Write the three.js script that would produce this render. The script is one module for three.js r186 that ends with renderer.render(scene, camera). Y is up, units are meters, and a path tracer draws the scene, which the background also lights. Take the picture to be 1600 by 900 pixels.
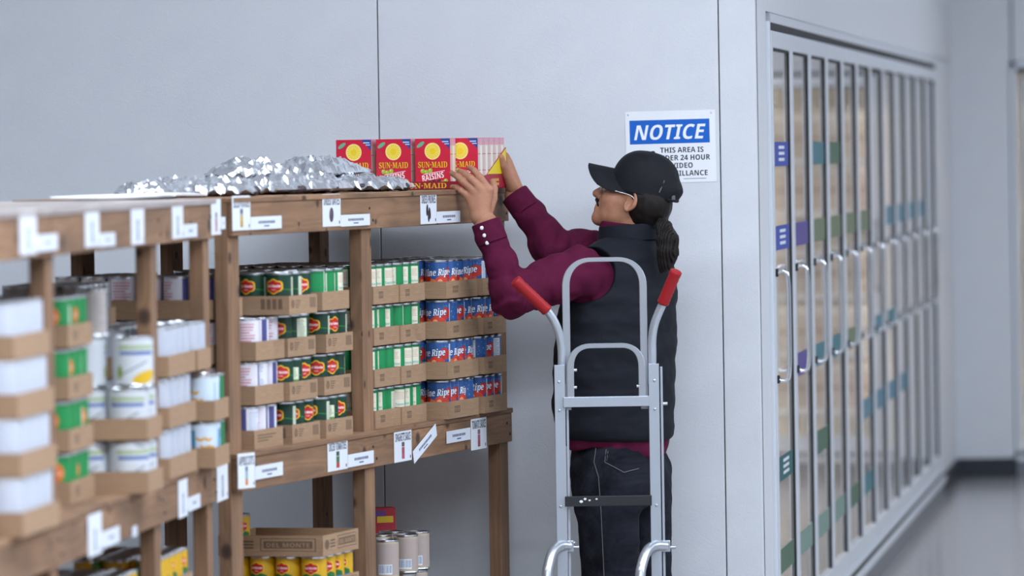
import * as THREE from 'three';
import { RoundedBoxGeometry } from 'three/addons/geometries/RoundedBoxGeometry.js';
import { mergeGeometries } from 'three/addons/utils/BufferGeometryUtils.js';
import { RectAreaLightUniformsLib } from 'three/addons/lights/RectAreaLightUniformsLib.js';
import { ImprovedNoise } from 'three/addons/math/ImprovedNoise.js';

// ---------------------------------------------------------------- camera, light, exposure
const scene = new THREE.Scene();
const renderer = new THREE.WebGLRenderer({ antialias: true });
renderer.toneMapping = THREE.LinearToneMapping;
renderer.toneMappingExposure = 1.47;
renderer.shadowMap.enabled = true;
RectAreaLightUniformsLib.init();
scene.background = new THREE.Color(0x0b0c0e);

const F = 8500, EYE = 1.745, ROLL = 0.0155, HORIZON = 240;        // long lens, level, a little rolled
const camera = new THREE.PerspectiveCamera(2 * Math.atan(450 / F) * 180 / Math.PI, 16 / 9, 0.5, 80);
camera.position.set(0, EYE, 0);
camera.rotation.z = -ROLL;
camera.setViewOffset(1600, 900, 0, 450 - HORIZON, 1600, 900);
camera.focus = 16.5;
camera.userData.fStop = 2.9;
scene.add(camera);

const LIGHT = new THREE.Color().setRGB(0.85, 0.945, 1.085);
const CEIL = 3.9;
// [x, depth, intensity, turned square to the aisle] of every strip light in the ceiling (each 0.32 x 2.4 m)
const STRIPS = [
  [-2.9, 14.4, 0.22, 1], [-0.45, 14.4, 0.34, 1], [2.0, 14.4, 0.38, 1], [4.45, 14.4, 0.45, 1], [0.3, 10.2, 1.05, 1], [2.8, 10.2, 0.7, 1], [0.2, 6.0, 1.2, 1], [6.9, 14.4, 0.8, 1], [6.2, 18.4, 0.5, 0], [4.8, 21.6, 0.45, 0], [4.8, 25.4, 0.5, 0], [8.6, 21.0, 0.4, 0], [9.4, 14.4, 0.8, 1], [5.8, 9.8, 0.6, 1],
];
const STRIP_POWER = 44;

// ---------------------------------------------------------------- helpers
const D = Math.PI / 180;
function rng(seed) { let a = seed >>> 0; return () => { a = (a + 0x6d2b79f5) | 0; let t = Math.imul(a ^ (a >>> 15), 1 | a); t = (t + Math.imul(t ^ (t >>> 7), 61 | t)) ^ t; return ((t ^ (t >>> 14)) >>> 0) / 4294967296; }; }
const rnd = rng(20240611);
const rr = (a, b) => a + (b - a) * rnd();
const noise3 = new ImprovedNoise();
const V3 = (x, y, z) => new THREE.Vector3(x, y, z);
const lerp = (a, b, t) => a + (b - a) * t, clamp = (x, a = 0, b = 1) => Math.min(b, Math.max(a, x));

// a point measured in the photograph (1600 x 900) taken to its distance in front of the camera
function at(px, py, Z) {
  const u = px - 800, v = py - HORIZON;
  return V3((u - ROLL * v) * Z / F, EYE - (v + ROLL * u) * Z / F, -Z);
}
const used = new Map();
function numbered(name) { const n = used.get(name) || 0; used.set(name, n + 1); return n ? name + '_' + String(n).padStart(3, '0') : name; }
function tag(o, label, category, group, kind) {
  if (label) o.userData.label = label;
  if (category) o.userData.category = category;
  if (group) o.userData.group = group;
  if (kind) o.userData.kind = kind;
  return o;
}
function mesh(name, geo, mat, parent) { const m = new THREE.Mesh(geo, mat); m.name = name; m.castShadow = m.receiveShadow = true; if (parent) parent.add(m); return m; }
function thing(name, label, category, group) { const g = new THREE.Group(); g.name = numbered(name); scene.add(g); return tag(g, label, category, group); }
function solo(name, geo, mat, label, category, group) { const m = mesh(numbered(name), geo, mat, scene); return tag(m, label, category, group); }
function struct(name, geo, mat, label) { const m = mesh(name, geo, mat, scene); m.userData.kind = 'structure'; if (label) m.userData.label = label; return m; }
function copyOf(o, label, group) { const c = o.clone(); c.name = numbered(o.name.replace(/_\d{3}$/, '')); scene.add(c); c.userData = { ...o.userData }; if (label) c.userData.label = label; if (group) c.userData.group = group; return c; }
const box = (w, h, d, x = 0, y = 0, z = 0) => new THREE.BoxGeometry(w, h, d).translate(x, y, z);
const rbox = (w, h, d, r, x = 0, y = 0, z = 0) => new RoundedBoxGeometry(w, h, d, 2, Math.min(r, w / 2.01, h / 2.01, d / 2.01)).translate(x, y, z);
const merge = (list) => mergeGeometries(list.map((g) => { const n = g.index ? g.toNonIndexed() : g; for (const k of Object.keys(n.attributes)) if (!['position', 'normal', 'uv'].includes(k)) n.deleteAttribute(k); return n; }));
const std = (o) => new THREE.MeshStandardMaterial(o);
const phys = (o) => new THREE.MeshPhysicalMaterial(o);
const lin = (r, g, b) => new THREE.Color().setRGB(r, g, b);
function tube(points, r, seg = 40, rad = 10, closed = false) { return new THREE.TubeGeometry(new THREE.CatmullRomCurve3(points, closed, 'catmullrom', 0.5), seg, r, rad, closed); }

// ---------------------------------------------------------------- textures
function dataTex(w, h, fn, srgb = false, repeat) {
  const d = new Uint8Array(w * h * 4);
  for (let y = 0; y < h; y++) for (let x = 0; x < w; x++) {
    const c = fn(x / w, y / h, x, y), i = (y * w + x) * 4;
    if (typeof c === 'number') d[i] = d[i + 1] = d[i + 2] = clamp(c) * 255; else { d[i] = clamp(c[0]) * 255; d[i + 1] = clamp(c[1]) * 255; d[i + 2] = clamp(c[2]) * 255; }
    d[i + 3] = 255;
  }
  const t = new THREE.DataTexture(d, w, h, THREE.RGBAFormat); t.magFilter = THREE.LinearFilter; t.minFilter = THREE.LinearMipmapLinearFilter; t.generateMipmaps = true;
  t.wrapS = t.wrapT = THREE.RepeatWrapping; if (srgb) t.colorSpace = THREE.SRGBColorSpace; if (repeat) t.repeat.set(...repeat); t.needsUpdate = true; return t;
}
function canvasTex(w, h, draw) {
  const c = document.createElement('canvas'); c.width = w; c.height = h; const g = c.getContext('2d'); draw(g, w, h);
  const t = new THREE.CanvasTexture(c); t.colorSpace = THREE.SRGBColorSpace; t.wrapS = t.wrapT = THREE.RepeatWrapping; return t;
}
// lettering squeezed to a width
function fitText(g, s, x, y, w, stroke) { const m = g.measureText(s).width || w; g.save(); g.translate(x, y); g.scale(Math.min(1, w / m), 1); g.textAlign = 'center'; if (stroke) g.strokeText(s, 0, 0); else g.fillText(s, 0, 0); g.restore(); }
// noise that repeats over the unit square
function tnoise(u, v, fu, fv, z) {
  const n = (a, b) => noise3.noise(a, b, z); const x = u * fu, y = v * fv;
  return (n(x, y) * (1 - u) + n(x - fu, y) * u) * (1 - v) + (n(x, y - fv) * (1 - u) + n(x - fu, y - fv) * u) * v;
}
// pine: grain runs along u (2.4 m), v spans 0.30 m
const knots = []; { const r = rng(7); for (let i = 0; i < 26; i++) knots.push([r(), r(), 0.006 + r() * 0.012]); }
function woodAt(u, v) {
  let bend = 0, dark = 0;
  for (const [ku, kv, kr] of knots) {
    let du = (u - ku) * 2.4, dv = (v - kv) * 0.3; if (du > 1.2) du -= 2.4; if (du < -1.2) du += 2.4; if (dv > 0.15) dv -= 0.3; if (dv < -0.15) dv += 0.3;
    const d = Math.hypot(du * 0.8, dv); if (d < 0.12) { bend += Math.exp(-((d / (kr * 2.2)) ** 2)) * 0.9 * Math.sign(dv + 1e-6); dark += Math.exp(-((d / kr) ** 4)); }
  }
  const g1 = tnoise(u, v, 6, 9, 3.1), ring = Math.sin((v * 26 + g1 * 3.2 + bend * 2) * 6.28 / 2.2);
  const fine = tnoise(u, v, 40, 150, 9.3), coarse = tnoise(u, v, 5, 4, 5.5), stain = tnoise(u, v, 12, 5, 14.5);
  return { t: 0.5 + ring * 0.12 + fine * 0.28 + coarse * 0.3, dark, stain };
}
function woodTex(c0, c1, ck) { return dataTex(1024, 256, (u, v) => { const w = woodAt(u, v), t = clamp(w.t), k = clamp(w.dark * 0.8), s = 1 + w.stain * 0.28; return [0, 1, 2].map((i) => lerp(lerp(c0[i], c1[i], t) * s, ck[i], k)); }, true); }
const woodBump = dataTex(512, 256, (u, v) => { const w = woodAt(u, v); return 0.5 + (w.t - 0.5) * 0.7; });
const wood = std({ map: woodTex([0.42, 0.31, 0.225], [0.62, 0.475, 0.355], [0.19, 0.125, 0.095]), roughness: 0.78, bumpMap: woodBump, bumpScale: 0.0007 });
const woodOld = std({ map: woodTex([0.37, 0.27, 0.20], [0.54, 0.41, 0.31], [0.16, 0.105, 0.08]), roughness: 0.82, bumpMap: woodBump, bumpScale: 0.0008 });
const plyTop = std({ map: woodTex([0.58, 0.54, 0.52], [0.70, 0.66, 0.645], [0.45, 0.38, 0.32]), roughness: 0.55, bumpMap: woodBump, bumpScale: 0.0004 });
// a wooden bar with its grain along the longest side, uv in metres, a small eased edge
function woodBar(w, h, d, x = 0, y = 0, z = 0) {
  const g = rbox(w, h, d, 0.0025), p = g.attributes.position, n = g.attributes.normal, uv = new Float32Array(p.count * 2), L = Math.max(w, h, d), ou = rnd(), ov = rnd();
  for (let i = 0; i < p.count; i++) {
    const q = [p.getX(i), p.getY(i), p.getZ(i)], m = [Math.abs(n.getX(i)), Math.abs(n.getY(i)), Math.abs(n.getZ(i))], ax = L === w ? 0 : L === h ? 1 : 2;
    const f = m.indexOf(Math.max(...m)), others = [0, 1, 2].filter((k) => k !== ax && k !== f), o = f === ax ? others[0] : others[0];
    uv[i * 2] = (f === ax ? q[(ax + 1) % 3] * 4 : q[ax]) / 2.4 + ou; uv[i * 2 + 1] = q[o] / 0.3 + ov + f * 0.37;
  }
  g.setAttribute('uv', new THREE.BufferAttribute(uv, 2)); return g.translate(x, y, z);
}
// embossed metal wall panel: pebbled skin
const pebble = dataTex(512, 512, (u, v) => 0.5 + 0.4 * tnoise(u, v, 128, 128, 1.7) + 0.2 * tnoise(u, v, 80, 90, 8.2));
const smudge = (a, b, f, z) => dataTex(512, 512, (u, v) => { const t = clamp(0.5 + 0.9 * tnoise(u, v, f, f, z) + 0.45 * tnoise(u, v, f * 5, f * 5, z + 3)); return [0, 1, 2].map((i) => lerp(a[i], b[i], t)); }, true);
const wallMap = smudge([0.832, 0.842, 0.862], [0.848, 0.858, 0.874], 5, 2.2);
const wallPaint = std({ map: wallMap, roughness: 0.55, bumpMap: pebble, bumpScale: 0.0005 });
const storePaint = std({ color: lin(0.36, 0.37, 0.38), roughness: 0.8 });
const ceilPaint = std({ color: lin(0.42, 0.43, 0.44), roughness: 0.9 });
const floorMat = phys({ map: smudge([0.62, 0.60, 0.60], [0.70, 0.69, 0.685], 9, 6.1), roughness: 0.22, clearcoat: 0.5, clearcoatRoughness: 0.12 });
const coveBase = std({ color: lin(0.018, 0.022, 0.032), roughness: 0.6 });
const alu = std({ color: lin(0.72, 0.74, 0.77), metalness: 0.85, roughness: 0.34 });
const aluPaint = std({ color: lin(0.66, 0.69, 0.74), metalness: 0.15, roughness: 0.4 });
const rubber = std({ color: lin(0.012, 0.013, 0.016), roughness: 0.7 });

// uv in metres for a plane-like box
function uvMetres(g, s) { const p = g.attributes.position, n = g.attributes.normal, uv = g.attributes.uv; for (let i = 0; i < p.count; i++) { const ax = Math.abs(n.getX(i)) > 0.7 ? [2, 1] : Math.abs(n.getY(i)) > 0.7 ? [0, 2] : [0, 1], q = [p.getX(i), p.getY(i), p.getZ(i)]; uv.setXY(i, q[ax[0]] / s, q[ax[1]] / s); } return g; }

// ---------------------------------------------------------------- the room
const ROOM = { x0: -7, x1: 11.5, z0: -2.5, z1: 29.75 };
// plan frames: local +x runs along the row, away from the camera; local +z faces the aisle
function frame(x, Z, deg) {
  const a = deg * D, th = Math.PI / 2 - a, o = new THREE.Object3D(); o.position.set(x, 0, -Z); o.rotation.y = th; o.updateMatrixWorld(true);
  return { o, th, a, X: x, Z, at: (s, y, t) => V3(s, y, t).applyMatrix4(o.matrixWorld), place(g, s, y, t, turn = 0) { g.position.copy(this.at(s, y, t)); g.rotation.y = th + turn; return g; },
    // distance along the row of a point seen at (px, py) that stands t in front of the row's face
    s(px, py, t = 0) { const k = ((px - 800) - ROLL * (py - HORIZON)) / F, tt = -t; return (k * (Z + tt * Math.sin(a)) - x + tt * Math.cos(a)) / (Math.sin(a) - k * Math.cos(a)); } };
}
const BW = 7.6;                                                    // the freezer wall's bearing; the end wall stands square to it
const CORNER = [0.772, 17.1];
const FW = frame(CORNER[0], CORNER[1], BW);
// end wall frame: local +x to the right along the wall, +z towards the aisle
const EW = new THREE.Object3D(); EW.position.set(CORNER[0], 0, -CORNER[1]); EW.rotation.y = BW * D * -1; EW.updateMatrixWorld(true);
{
  // the end wall goes right-and-nearer: its local x axis is (cos b, 0, sin b)
  const wl = struct('wall_back', box(8.0, CEIL, 0.02, -4.0, CEIL / 2, -0.05), std({ color: lin(0.05, 0.055, 0.06), roughness: 0.8 }), 'pale grey metal panel wall behind the shelves');
  wl.position.copy(EW.position); wl.rotation.y = EW.rotation.y;
  for (const [a, b] of [[-8.0, -1.203], [-1.203, -0.118], [-0.118, 0]]) {
    const g = uvMetres(rbox(b - a - 0.0035, CEIL, 0.038, 0.002), 0.55); const p = mesh('panel', g, wallPaint, wl); p.position.set((a + b) / 2, CEIL / 2, -0.019);
  }
  const base = struct('baseboard_back', rbox(7.9, 0.1, 0.012, 0.003, -3.96, 0.05, 0.007), coveBase); base.position.copy(EW.position); base.rotation.y = EW.rotation.y;
}
struct('floor', uvMetres(box(ROOM.x1 - ROOM.x0, 0.1, ROOM.z1 - ROOM.z0, (ROOM.x0 + ROOM.x1) / 2, -0.05, -(ROOM.z0 + ROOM.z1) / 2), 2.4), floorMat, 'polished pale grey store floor');
struct('ceiling', box(ROOM.x1 - ROOM.x0, 0.1, ROOM.z1 - ROOM.z0, (ROOM.x0 + ROOM.x1) / 2, CEIL + 0.05, -(ROOM.z0 + ROOM.z1) / 2), ceilPaint);
struct('wall_left', box(0.1, CEIL, ROOM.z1 - ROOM.z0, ROOM.x0 - 0.05, CEIL / 2, -(ROOM.z0 + ROOM.z1) / 2), storePaint);
struct('wall_right', box(0.1, CEIL, ROOM.z1 - ROOM.z0, ROOM.x1 + 0.05, CEIL / 2, -(ROOM.z0 + ROOM.z1) / 2), storePaint);
struct('wall_end', box(ROOM.x1 - ROOM.x0 + 0.2, CEIL, 0.1, (ROOM.x0 + ROOM.x1) / 2, CEIL / 2, -ROOM.z1 - 0.05), storePaint);
struct('wall_rear', box(ROOM.x1 - ROOM.x0 + 0.2, CEIL, 0.1, (ROOM.x0 + ROOM.x1) / 2, CEIL / 2, -ROOM.z0 + 0.05), storePaint);

// ---------------------------------------------------------------- ceiling lights
{
  const emis = std({ color: 0xffffff, emissive: LIGHT, emissiveIntensity: 3.2, roughness: 0.6 });
  const white = std({ color: lin(0.7, 0.7, 0.7), roughness: 0.5 });
  STRIPS.forEach(([x, Z, k, turned], i) => {
    const t = thing('ceiling_light', 'long white ceiling strip light with a glowing diffuser', 'ceiling light', 'ceiling strip lights over the aisles');
    t.position.set(x, CEIL, -Z); if (turned) t.rotation.y = Math.PI / 2;
    mesh('housing', rbox(0.36, 0.06, 2.46, 0.01, 0, -0.03, 0), white, t);
    mesh('diffuser', rbox(0.32, 0.03, 2.4, 0.01, 0, -0.072, 0), emis, t);
    const l = new THREE.RectAreaLight(LIGHT, STRIP_POWER * k, 0.32, 2.4); l.name = 'lamp'; l.position.set(0, -0.095, 0); l.rotation.x = -Math.PI / 2; t.add(l);
  });
}

// ---------------------------------------------------------------- freezer cases with glass doors
const glass = phys({ color: 0xffffff, transmission: 1, thickness: 0, roughness: 0.03, ior: 1.5 });
const clearBar = std({ color: lin(0.8, 0.82, 0.85), metalness: 0.9, roughness: 0.16 });
const liner = std({ color: lin(0.78, 0.77, 0.74), roughness: 0.6 });
const inkCol = { blue: 0x364aa6, purple: 0x56488e, teal: 0x437680, green: 0x4c6a55, olive: 0x6f7a60, sky: 0x587f90, dark: 0x1a5a5c, pale: 0x7c948a };
const inkMat = {}; for (const k in inkCol) inkMat[k] = std({ color: inkCol[k], roughness: 0.6 });
const paper = std({ color: lin(0.80, 0.80, 0.80), roughness: 0.75 });
const inkWhite = std({ color: lin(0.72, 0.75, 0.8), roughness: 0.7 });
const cartonTex = [[0.80, 0.745, 0.68], [0.84, 0.80, 0.75], [0.77, 0.70, 0.63], [0.82, 0.775, 0.70]].map((c, k) => std({ roughness: 0.55, map: canvasTex(256, 256, (g, w, h) => {
  g.fillStyle = `rgb(${c.map((v) => Math.round(v * 255))})`; g.fillRect(0, 0, w, h); const r = rng(50 + k);
  for (let i = 0; i < 16; i++) { g.fillStyle = ['rgba(150,120,95,.35)', 'rgba(240,235,225,.5)', 'rgba(120,110,105,.3)', 'rgba(190,120,90,.25)'][i % 4]; g.fillRect(r() * w, 0, 4 + r() * 16, h); }
  g.fillStyle = 'rgba(120,80,60,.45)'; g.fillRect(0, h * 0.55, w, h * 0.1); g.fillStyle = 'rgba(245,240,230,.6)'; g.fillRect(0, h * 0.1, w, h * 0.14);
}) }));
const WARM = new THREE.Color().setRGB(1.0, 0.93, 0.82), LEDPOWER = 23;
const ledGlow = std({ color: 0xffffff, emissive: WARM, emissiveIntensity: 2.5 });
const DOORW = 0.795, DY0 = 0.155, DY1 = 2.13;
const SHELVES = [0.36, 0.66, 0.97, 1.415, 1.69];
function freezerCase(fr, s0, n, labels, label, stickers) {
  const c = thing('freezer_case', label, 'freezer'); fr.place(c, s0, 0, 0);
  const L = n * DOORW + 0.08;
  mesh('carcass', merge([box(L, 0.04, 0.8, L / 2, 2.2, -0.42), box(L, 0.12, 0.8, L / 2, 0.1, -0.42), box(L, 2.2, 0.03, L / 2, 1.13, -0.815), box(0.03, 2.2, 0.76, 0.0, 1.13, -0.42), box(0.03, 2.2, 0.76, L, 1.13, -0.42)]), liner, c);
  mesh('header', rbox(L + 0.05, 0.03, 0.03, 0.003, L / 2, 2.17, -0.003), aluPaint, c);
  mesh('top_slot', box(L, 0.024, 0.024, L / 2, 2.143, -0.002), rubber, c);
  mesh('jamb', rbox(0.03, 2.06, 0.03, 0.003, -0.01, 1.155, -0.003), aluPaint, c);
  mesh('jamb', rbox(0.03, 2.06, 0.03, 0.003, L + 0.01, 1.155, -0.003), aluPaint, c);
  mesh('sill', rbox(L + 0.05, 0.022, 0.05, 0.003, L / 2, 0.142, 0.0), aluPaint, c);
  mesh('sill_slot', box(L, 0.02, 0.04, L / 2, 0.12, 0.004), rubber, c);
  mesh('bottom_rail', rbox(L + 0.05, 0.03, 0.05, 0.004, L / 2, 0.098, 0.01), aluPaint, c);
  mesh('kick_plate', rbox(L + 0.05, 0.083, 0.05, 0.003, L / 2, 0.0415, 0.0), std({ color: lin(0.16, 0.17, 0.19), roughness: 0.5 }), c);
  const dw = DOORW - 0.012, h = DY1 - DY0, st = 0.045, th = 0.022;
  // the frame stands 12 mm proud of the pane, its dark gasket 6 mm
  const frameG = merge([rbox(st, h, th, 0.003, st / 2, h / 2, 0), rbox(st, h, th, 0.003, dw - st / 2, h / 2, 0), rbox(dw - 2 * st, 0.055, th, 0.003, dw / 2, h - 0.0275, 0), rbox(dw - 2 * st, 0.06, th, 0.003, dw / 2, 0.03, 0)]);
  const glassG = box(dw - 2 * st + 0.01, h - 0.1, 0.004, dw / 2, h / 2, -0.004);
  const gask = merge([box(0.006, h - 0.115, 0.008, dw - st - 0.003, h / 2, 0.002), box(dw - 2 * st - 0.006, 0.008, 0.006, dw / 2 - 0.003, h - 0.059, 0.001)]);
  const handG = tube([V3(0, -0.17, 0.0), V3(0, -0.178, 0.025), V3(0, -0.15, 0.04), V3(0, 0, 0.042), V3(0, 0.15, 0.04), V3(0, 0.178, 0.025), V3(0, 0.17, 0.0)], 0.0075, 30, 8);
  const brk = rbox(0.03, 0.026, 0.01, 0.003);
  const chan = merge([rbox(dw - 0.02, 0.006, 0.5, 0.002, dw / 2, 0, -0.25), rbox(dw - 0.02, 0.03, 0.008, 0.002, dw / 2, -0.012, 0.0)]);
  for (let k = 0; k < n; k++) {
    const x0 = 0.04 + k * DOORW;
    const d = mesh('door', frameG, aluPaint, c); d.position.set(x0 + 0.006, DY0, 0.001);
    mesh('glass_pane', glassG, glass, d);
    mesh('gasket', gask, rubber, d);
    const hd = mesh('handle', handG, clearBar, d); hd.position.set(0.024, 1.02, 0.01);
    for (const q of [-0.172, 0.172]) { const hb = mesh('handle_bracket', brk, rubber, d); hb.position.set(0.024, 1.02 + q, 0.014); }
    mesh('mullion', box(0.03, 1.93, 0.04, x0, 1.12, -0.034), liner, c);
    mesh('light_strip', box(0.026, 1.86, 0.008, x0, 1.12, -0.059), ledGlow, c);
    const led = new THREE.RectAreaLight(WARM, LEDPOWER, 0.026, 1.86); led.name = 'lamp'; led.position.set(x0, 1.12, -0.065); c.add(led);
    SHELVES.forEach((y, j) => {
      const sh = mesh('shelf', chan, liner, c); sh.position.set(x0 + 0.006, y, -0.058);
      const ink = labels && labels[j] && labels[j][k];
      if (ink) {                                                   // a sign stuck on the outside of the pane
        const cl = mesh('sign', rbox(0.55, 0.08, 0.0012, 0.0005, 0.45, y + 0.04 - DY0, -0.0012), inkMat[ink], d);
        if (ink === 'blue' || ink === 'dark') mesh('print', merge([0, 1, 2].map((q) => box(0.22, 0.01, 0.0006, 0.45, y + 0.062 - q * 0.02 - DY0, -0.0003))), inkWhite, cl);
      }
    });
  }
  return c;
}
const caseA = freezerCase(FW, 0.40, 12, [
  ['green', 'pale', 'pale', 'pale', 'green', 'teal', null, null, null, null, null, null],
  ['dark', null, 'green', null, null, 'sky', 'sky', 'sky', 'sky', null, null, null],
  [null, 'purple', 'teal', 'teal', 'olive', null, 'sky', 'teal', null, null, null, null],
  ['blue', 'purple', 'olive', 'olive', 'olive', 'olive', null, 'sky', 'sky', 'sky', 'sky', null],
  ['blue', null, 'teal', 'green', null, null, null, null, null, null, null, null],
], 'long row of upright freezers with twelve framed glass doors');
{
  // wall around the freezers
  const L = 12 * DOORW + 0.08, s1 = 0.40 + L, end = 11.75;
  const w = struct('wall_freezer', merge([box(0.33, CEIL, 0.04, 0.205, CEIL / 2, -0.02), box(end - 0.37, CEIL - 2.19, 0.04, 0.37 + (end - 0.37) / 2, 2.19 + (CEIL - 2.19) / 2, -0.02), box(end - s1 - 0.03, 2.2, 0.04, (s1 + 0.03 + end) / 2, 1.1, -0.02)].map((g) => uvMetres(g, 0.55))), wallPaint, 'pale grey wall around the glass freezer doors');
  FW.place(w, 0, 0, 0);
  const b1 = struct('baseboard_freezer', merge([rbox(0.37, 0.1, 0.012, 0.003, 0.19, 0.05, 0.007), rbox(end - s1 - 0.03, 0.1, 0.012, 0.003, (s1 + 0.03 + end) / 2, 0.05, 0.007)]), coveBase); FW.place(b1, 0, 0, 0);
}
// far wall with its own case
{
  const x0 = 2.25, Z = 28.7;
  const fx = 2.66, n = 4, L = n * DOORW + 0.08;
  struct('wall_far', merge([box(fx - 0.03 - x0, CEIL, 0.04, (x0 + fx - 0.03) / 2, CEIL / 2, -Z - 0.02), box(L + 0.06, CEIL - 2.19, 0.04, fx + L / 2, 2.19 + (CEIL - 2.19) / 2, -Z - 0.02), box(ROOM.x1 - fx - L - 0.03, CEIL, 0.04, (fx + L + 0.03 + ROOM.x1) / 2, CEIL / 2, -Z - 0.02)].map((g) => uvMetres(g, 0.55))), wallPaint, 'pale grey wall closing the far end of the aisle');
  struct('baseboard_far', merge([rbox(fx - 0.03 - x0 - 0.0, 0.1, 0.012, 0.003, (x0 + fx - 0.03) / 2, 0.05, -Z + 0.007), rbox(ROOM.x1 - fx - L - 0.03, 0.1, 0.012, 0.003, (fx + L + 0.03 + ROOM.x1) / 2, 0.05, -Z + 0.007)]), coveBase);
  const t1 = struct('trim_1', rbox(0.012, CEIL - 2.19, 0.006, 0.002, 2.645, 2.19 + (CEIL - 2.19) / 2, -Z + 0.003), std({ color: lin(0.2, 0.23, 0.27), roughness: 0.6 }));
  const far = { at: (s, y, t) => V3(fx + s, y, -Z + t), place(g, s, y, t) { g.position.set(fx + s, y, -Z + t); return g; }, th: 0 };
  freezerCase(far, 0, n, null, 'bright framed glass door cooler on the far wall');
  // cartons behind the doors
  const cart = [0, 1, 2, 3].map((k) => rbox(0.375, 0.265, 0.28, 0.004).translate(0, 0.1325, -0.14));
  const rows = [[FW, 0.40, 12, 'pale frozen food carton behind the freezer doors', 'pale cartons in the freezer row'], [far, 0, n, 'pale frozen food carton behind the far wall cooler doors', 'pale cartons in the far cooler']];
  for (const [fr, s0, m, lab, grp] of rows) for (let k = 0; k < m; k++) SHELVES.forEach((y, j) => { for (let q = 0; q < 2; q++) {
    const o = solo('frozen_carton', cart[0], cartonTex[Math.floor(rnd() * 4)], lab, 'carton', grp);
    fr.place(o, s0 + 0.04 + k * DOORW + 0.2 + q * 0.385, y + 0.004, -0.085 - rr(0, 0.02));
  } });
}

// ---------------------------------------------------------------- wooden shelving
const TOPY = 1.639, MIDY = 0.951, LOWY = 0.395, BT = 0.015, DEP = 0.62;
const UA = frame(-0.026 - 2.53 * Math.sin(17 * D), 17.0 - 2.53 * Math.cos(17 * D), 17);
const UB = frame(-0.797 - 2.30 * Math.sin(5.91 * D), 14.3 - 2.30 * Math.cos(5.91 * D), 5.91);
const UC = frame(UB.at(-2.44, 0, 0).x, -UB.at(-2.44, 0, 0).z, 5.91);
function shelfUnit(fr, L, posts, rear, label, matTop, old) {
  const u = thing('wooden_shelf', label, 'shelf', 'wooden shelving units'); fr.place(u, 0, 0, 0);
  mesh('top_board', woodBar(L, BT, DEP + 0.018, L / 2, TOPY - BT / 2, -DEP / 2 + 0.009), matTop, u);
  mesh('middle_board', woodBar(L, BT, DEP + 0.018, L / 2, MIDY - BT / 2, -DEP / 2 + 0.009), wood, u);
  mesh('bottom_board', woodBar(L, BT, DEP + 0.018, L / 2, LOWY - BT / 2, -DEP / 2 + 0.009), wood, u);
  for (const y of [TOPY, MIDY, LOWY]) {
    mesh('fascia', woodBar(L - 0.006, 0.089, 0.014, L / 2, y - BT - 0.0447, 0.0075), wood, u);
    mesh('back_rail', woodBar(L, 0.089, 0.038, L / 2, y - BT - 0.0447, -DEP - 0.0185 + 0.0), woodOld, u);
  }
  for (const s of posts) mesh('post', woodBar(0.089, TOPY - BT - 0.0005, 0.038, s + 0.0445, (TOPY - BT) / 2, -0.0195), wood, u);
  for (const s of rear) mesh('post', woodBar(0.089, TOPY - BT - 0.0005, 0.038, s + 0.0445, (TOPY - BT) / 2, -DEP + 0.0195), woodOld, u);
  for (const s of posts) for (const y of [TOPY, MIDY]) { // screw heads on the fascia
    mesh('screw', new THREE.CylinderGeometry(0.004, 0.004, 0.003, 8).rotateX(Math.PI / 2).translate(s + 0.03, y - 0.045, 0.0153), rubber, u);
    mesh('screw', new THREE.CylinderGeometry(0.004, 0.004, 0.003, 8).rotateX(Math.PI / 2).translate(s + 0.06, y - 0.08, 0.0153), rubber, u);
  }
  return u;
}
const postA = [0.0, UA.s(567, 500), 2.53 - 0.089];
shelfUnit(UA, 2.53, postA, [0.42, postA[1], postA[2]], 'wooden shelf unit whose end stands against the grey wall', wood);
const postB = [0.004, UB.s(237, 500), 2.30 - 0.115];
shelfUnit(UB, 2.30, postB, [0.004, postB[1], postB[2]], 'wooden shelf unit joined between two others at an angle', plyTop);
shelfUnit(UC, 2.44 - 0.002, [0.3, 1.2], [0.3, 1.2, 2.3], 'wooden shelf unit farthest from the grey wall', plyTop);

// ---------------------------------------------------------------- cans and trays
const SANS = 'sans-serif';
function lines(g, x, y, w, n, gap, col, lw = 2) { const r = rng(Math.round(x * 7 + y * 13 + n)); g.fillStyle = col; for (let i = 0; i < n; i++) g.fillRect(x, y + i * gap, w * (0.6 + 0.4 * r()), lw); }
function shieldLogo(g, cx, cy, s) {
  g.save(); g.translate(cx, cy); g.scale(s, s);
  const blob = (k) => { g.beginPath(); g.moveTo(-62 * k, -8); g.bezierCurveTo(-70 * k, -44 * k, -30 * k, -40 * k, -24 * k, -40 * k); g.bezierCurveTo(-10 * k, -58 * k, 10 * k, -58 * k, 24 * k, -40 * k); g.bezierCurveTo(30 * k, -40 * k, 70 * k, -44 * k, 62 * k, -8); g.bezierCurveTo(70 * k, 22 * k, 40 * k, 30 * k, 28 * k, 30 * k); g.bezierCurveTo(14 * k, 50 * k, -14 * k, 50 * k, -28 * k, 30 * k); g.bezierCurveTo(-40 * k, 30 * k, -70 * k, 22 * k, -62 * k, -8); g.fill(); };
  g.fillStyle = '#f2c01c'; blob(1.12); g.fillStyle = '#c9231d'; blob(0.94);
  g.fillStyle = '#ffffff'; g.font = `bold 27px ${SANS}`; g.textAlign = 'center'; g.textBaseline = 'middle'; fitText(g, 'Del Monte', 0, -8, 108);
  g.font = `11px ${SANS}`; g.fillText('Quality', 0, 18); g.restore();
}
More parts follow.
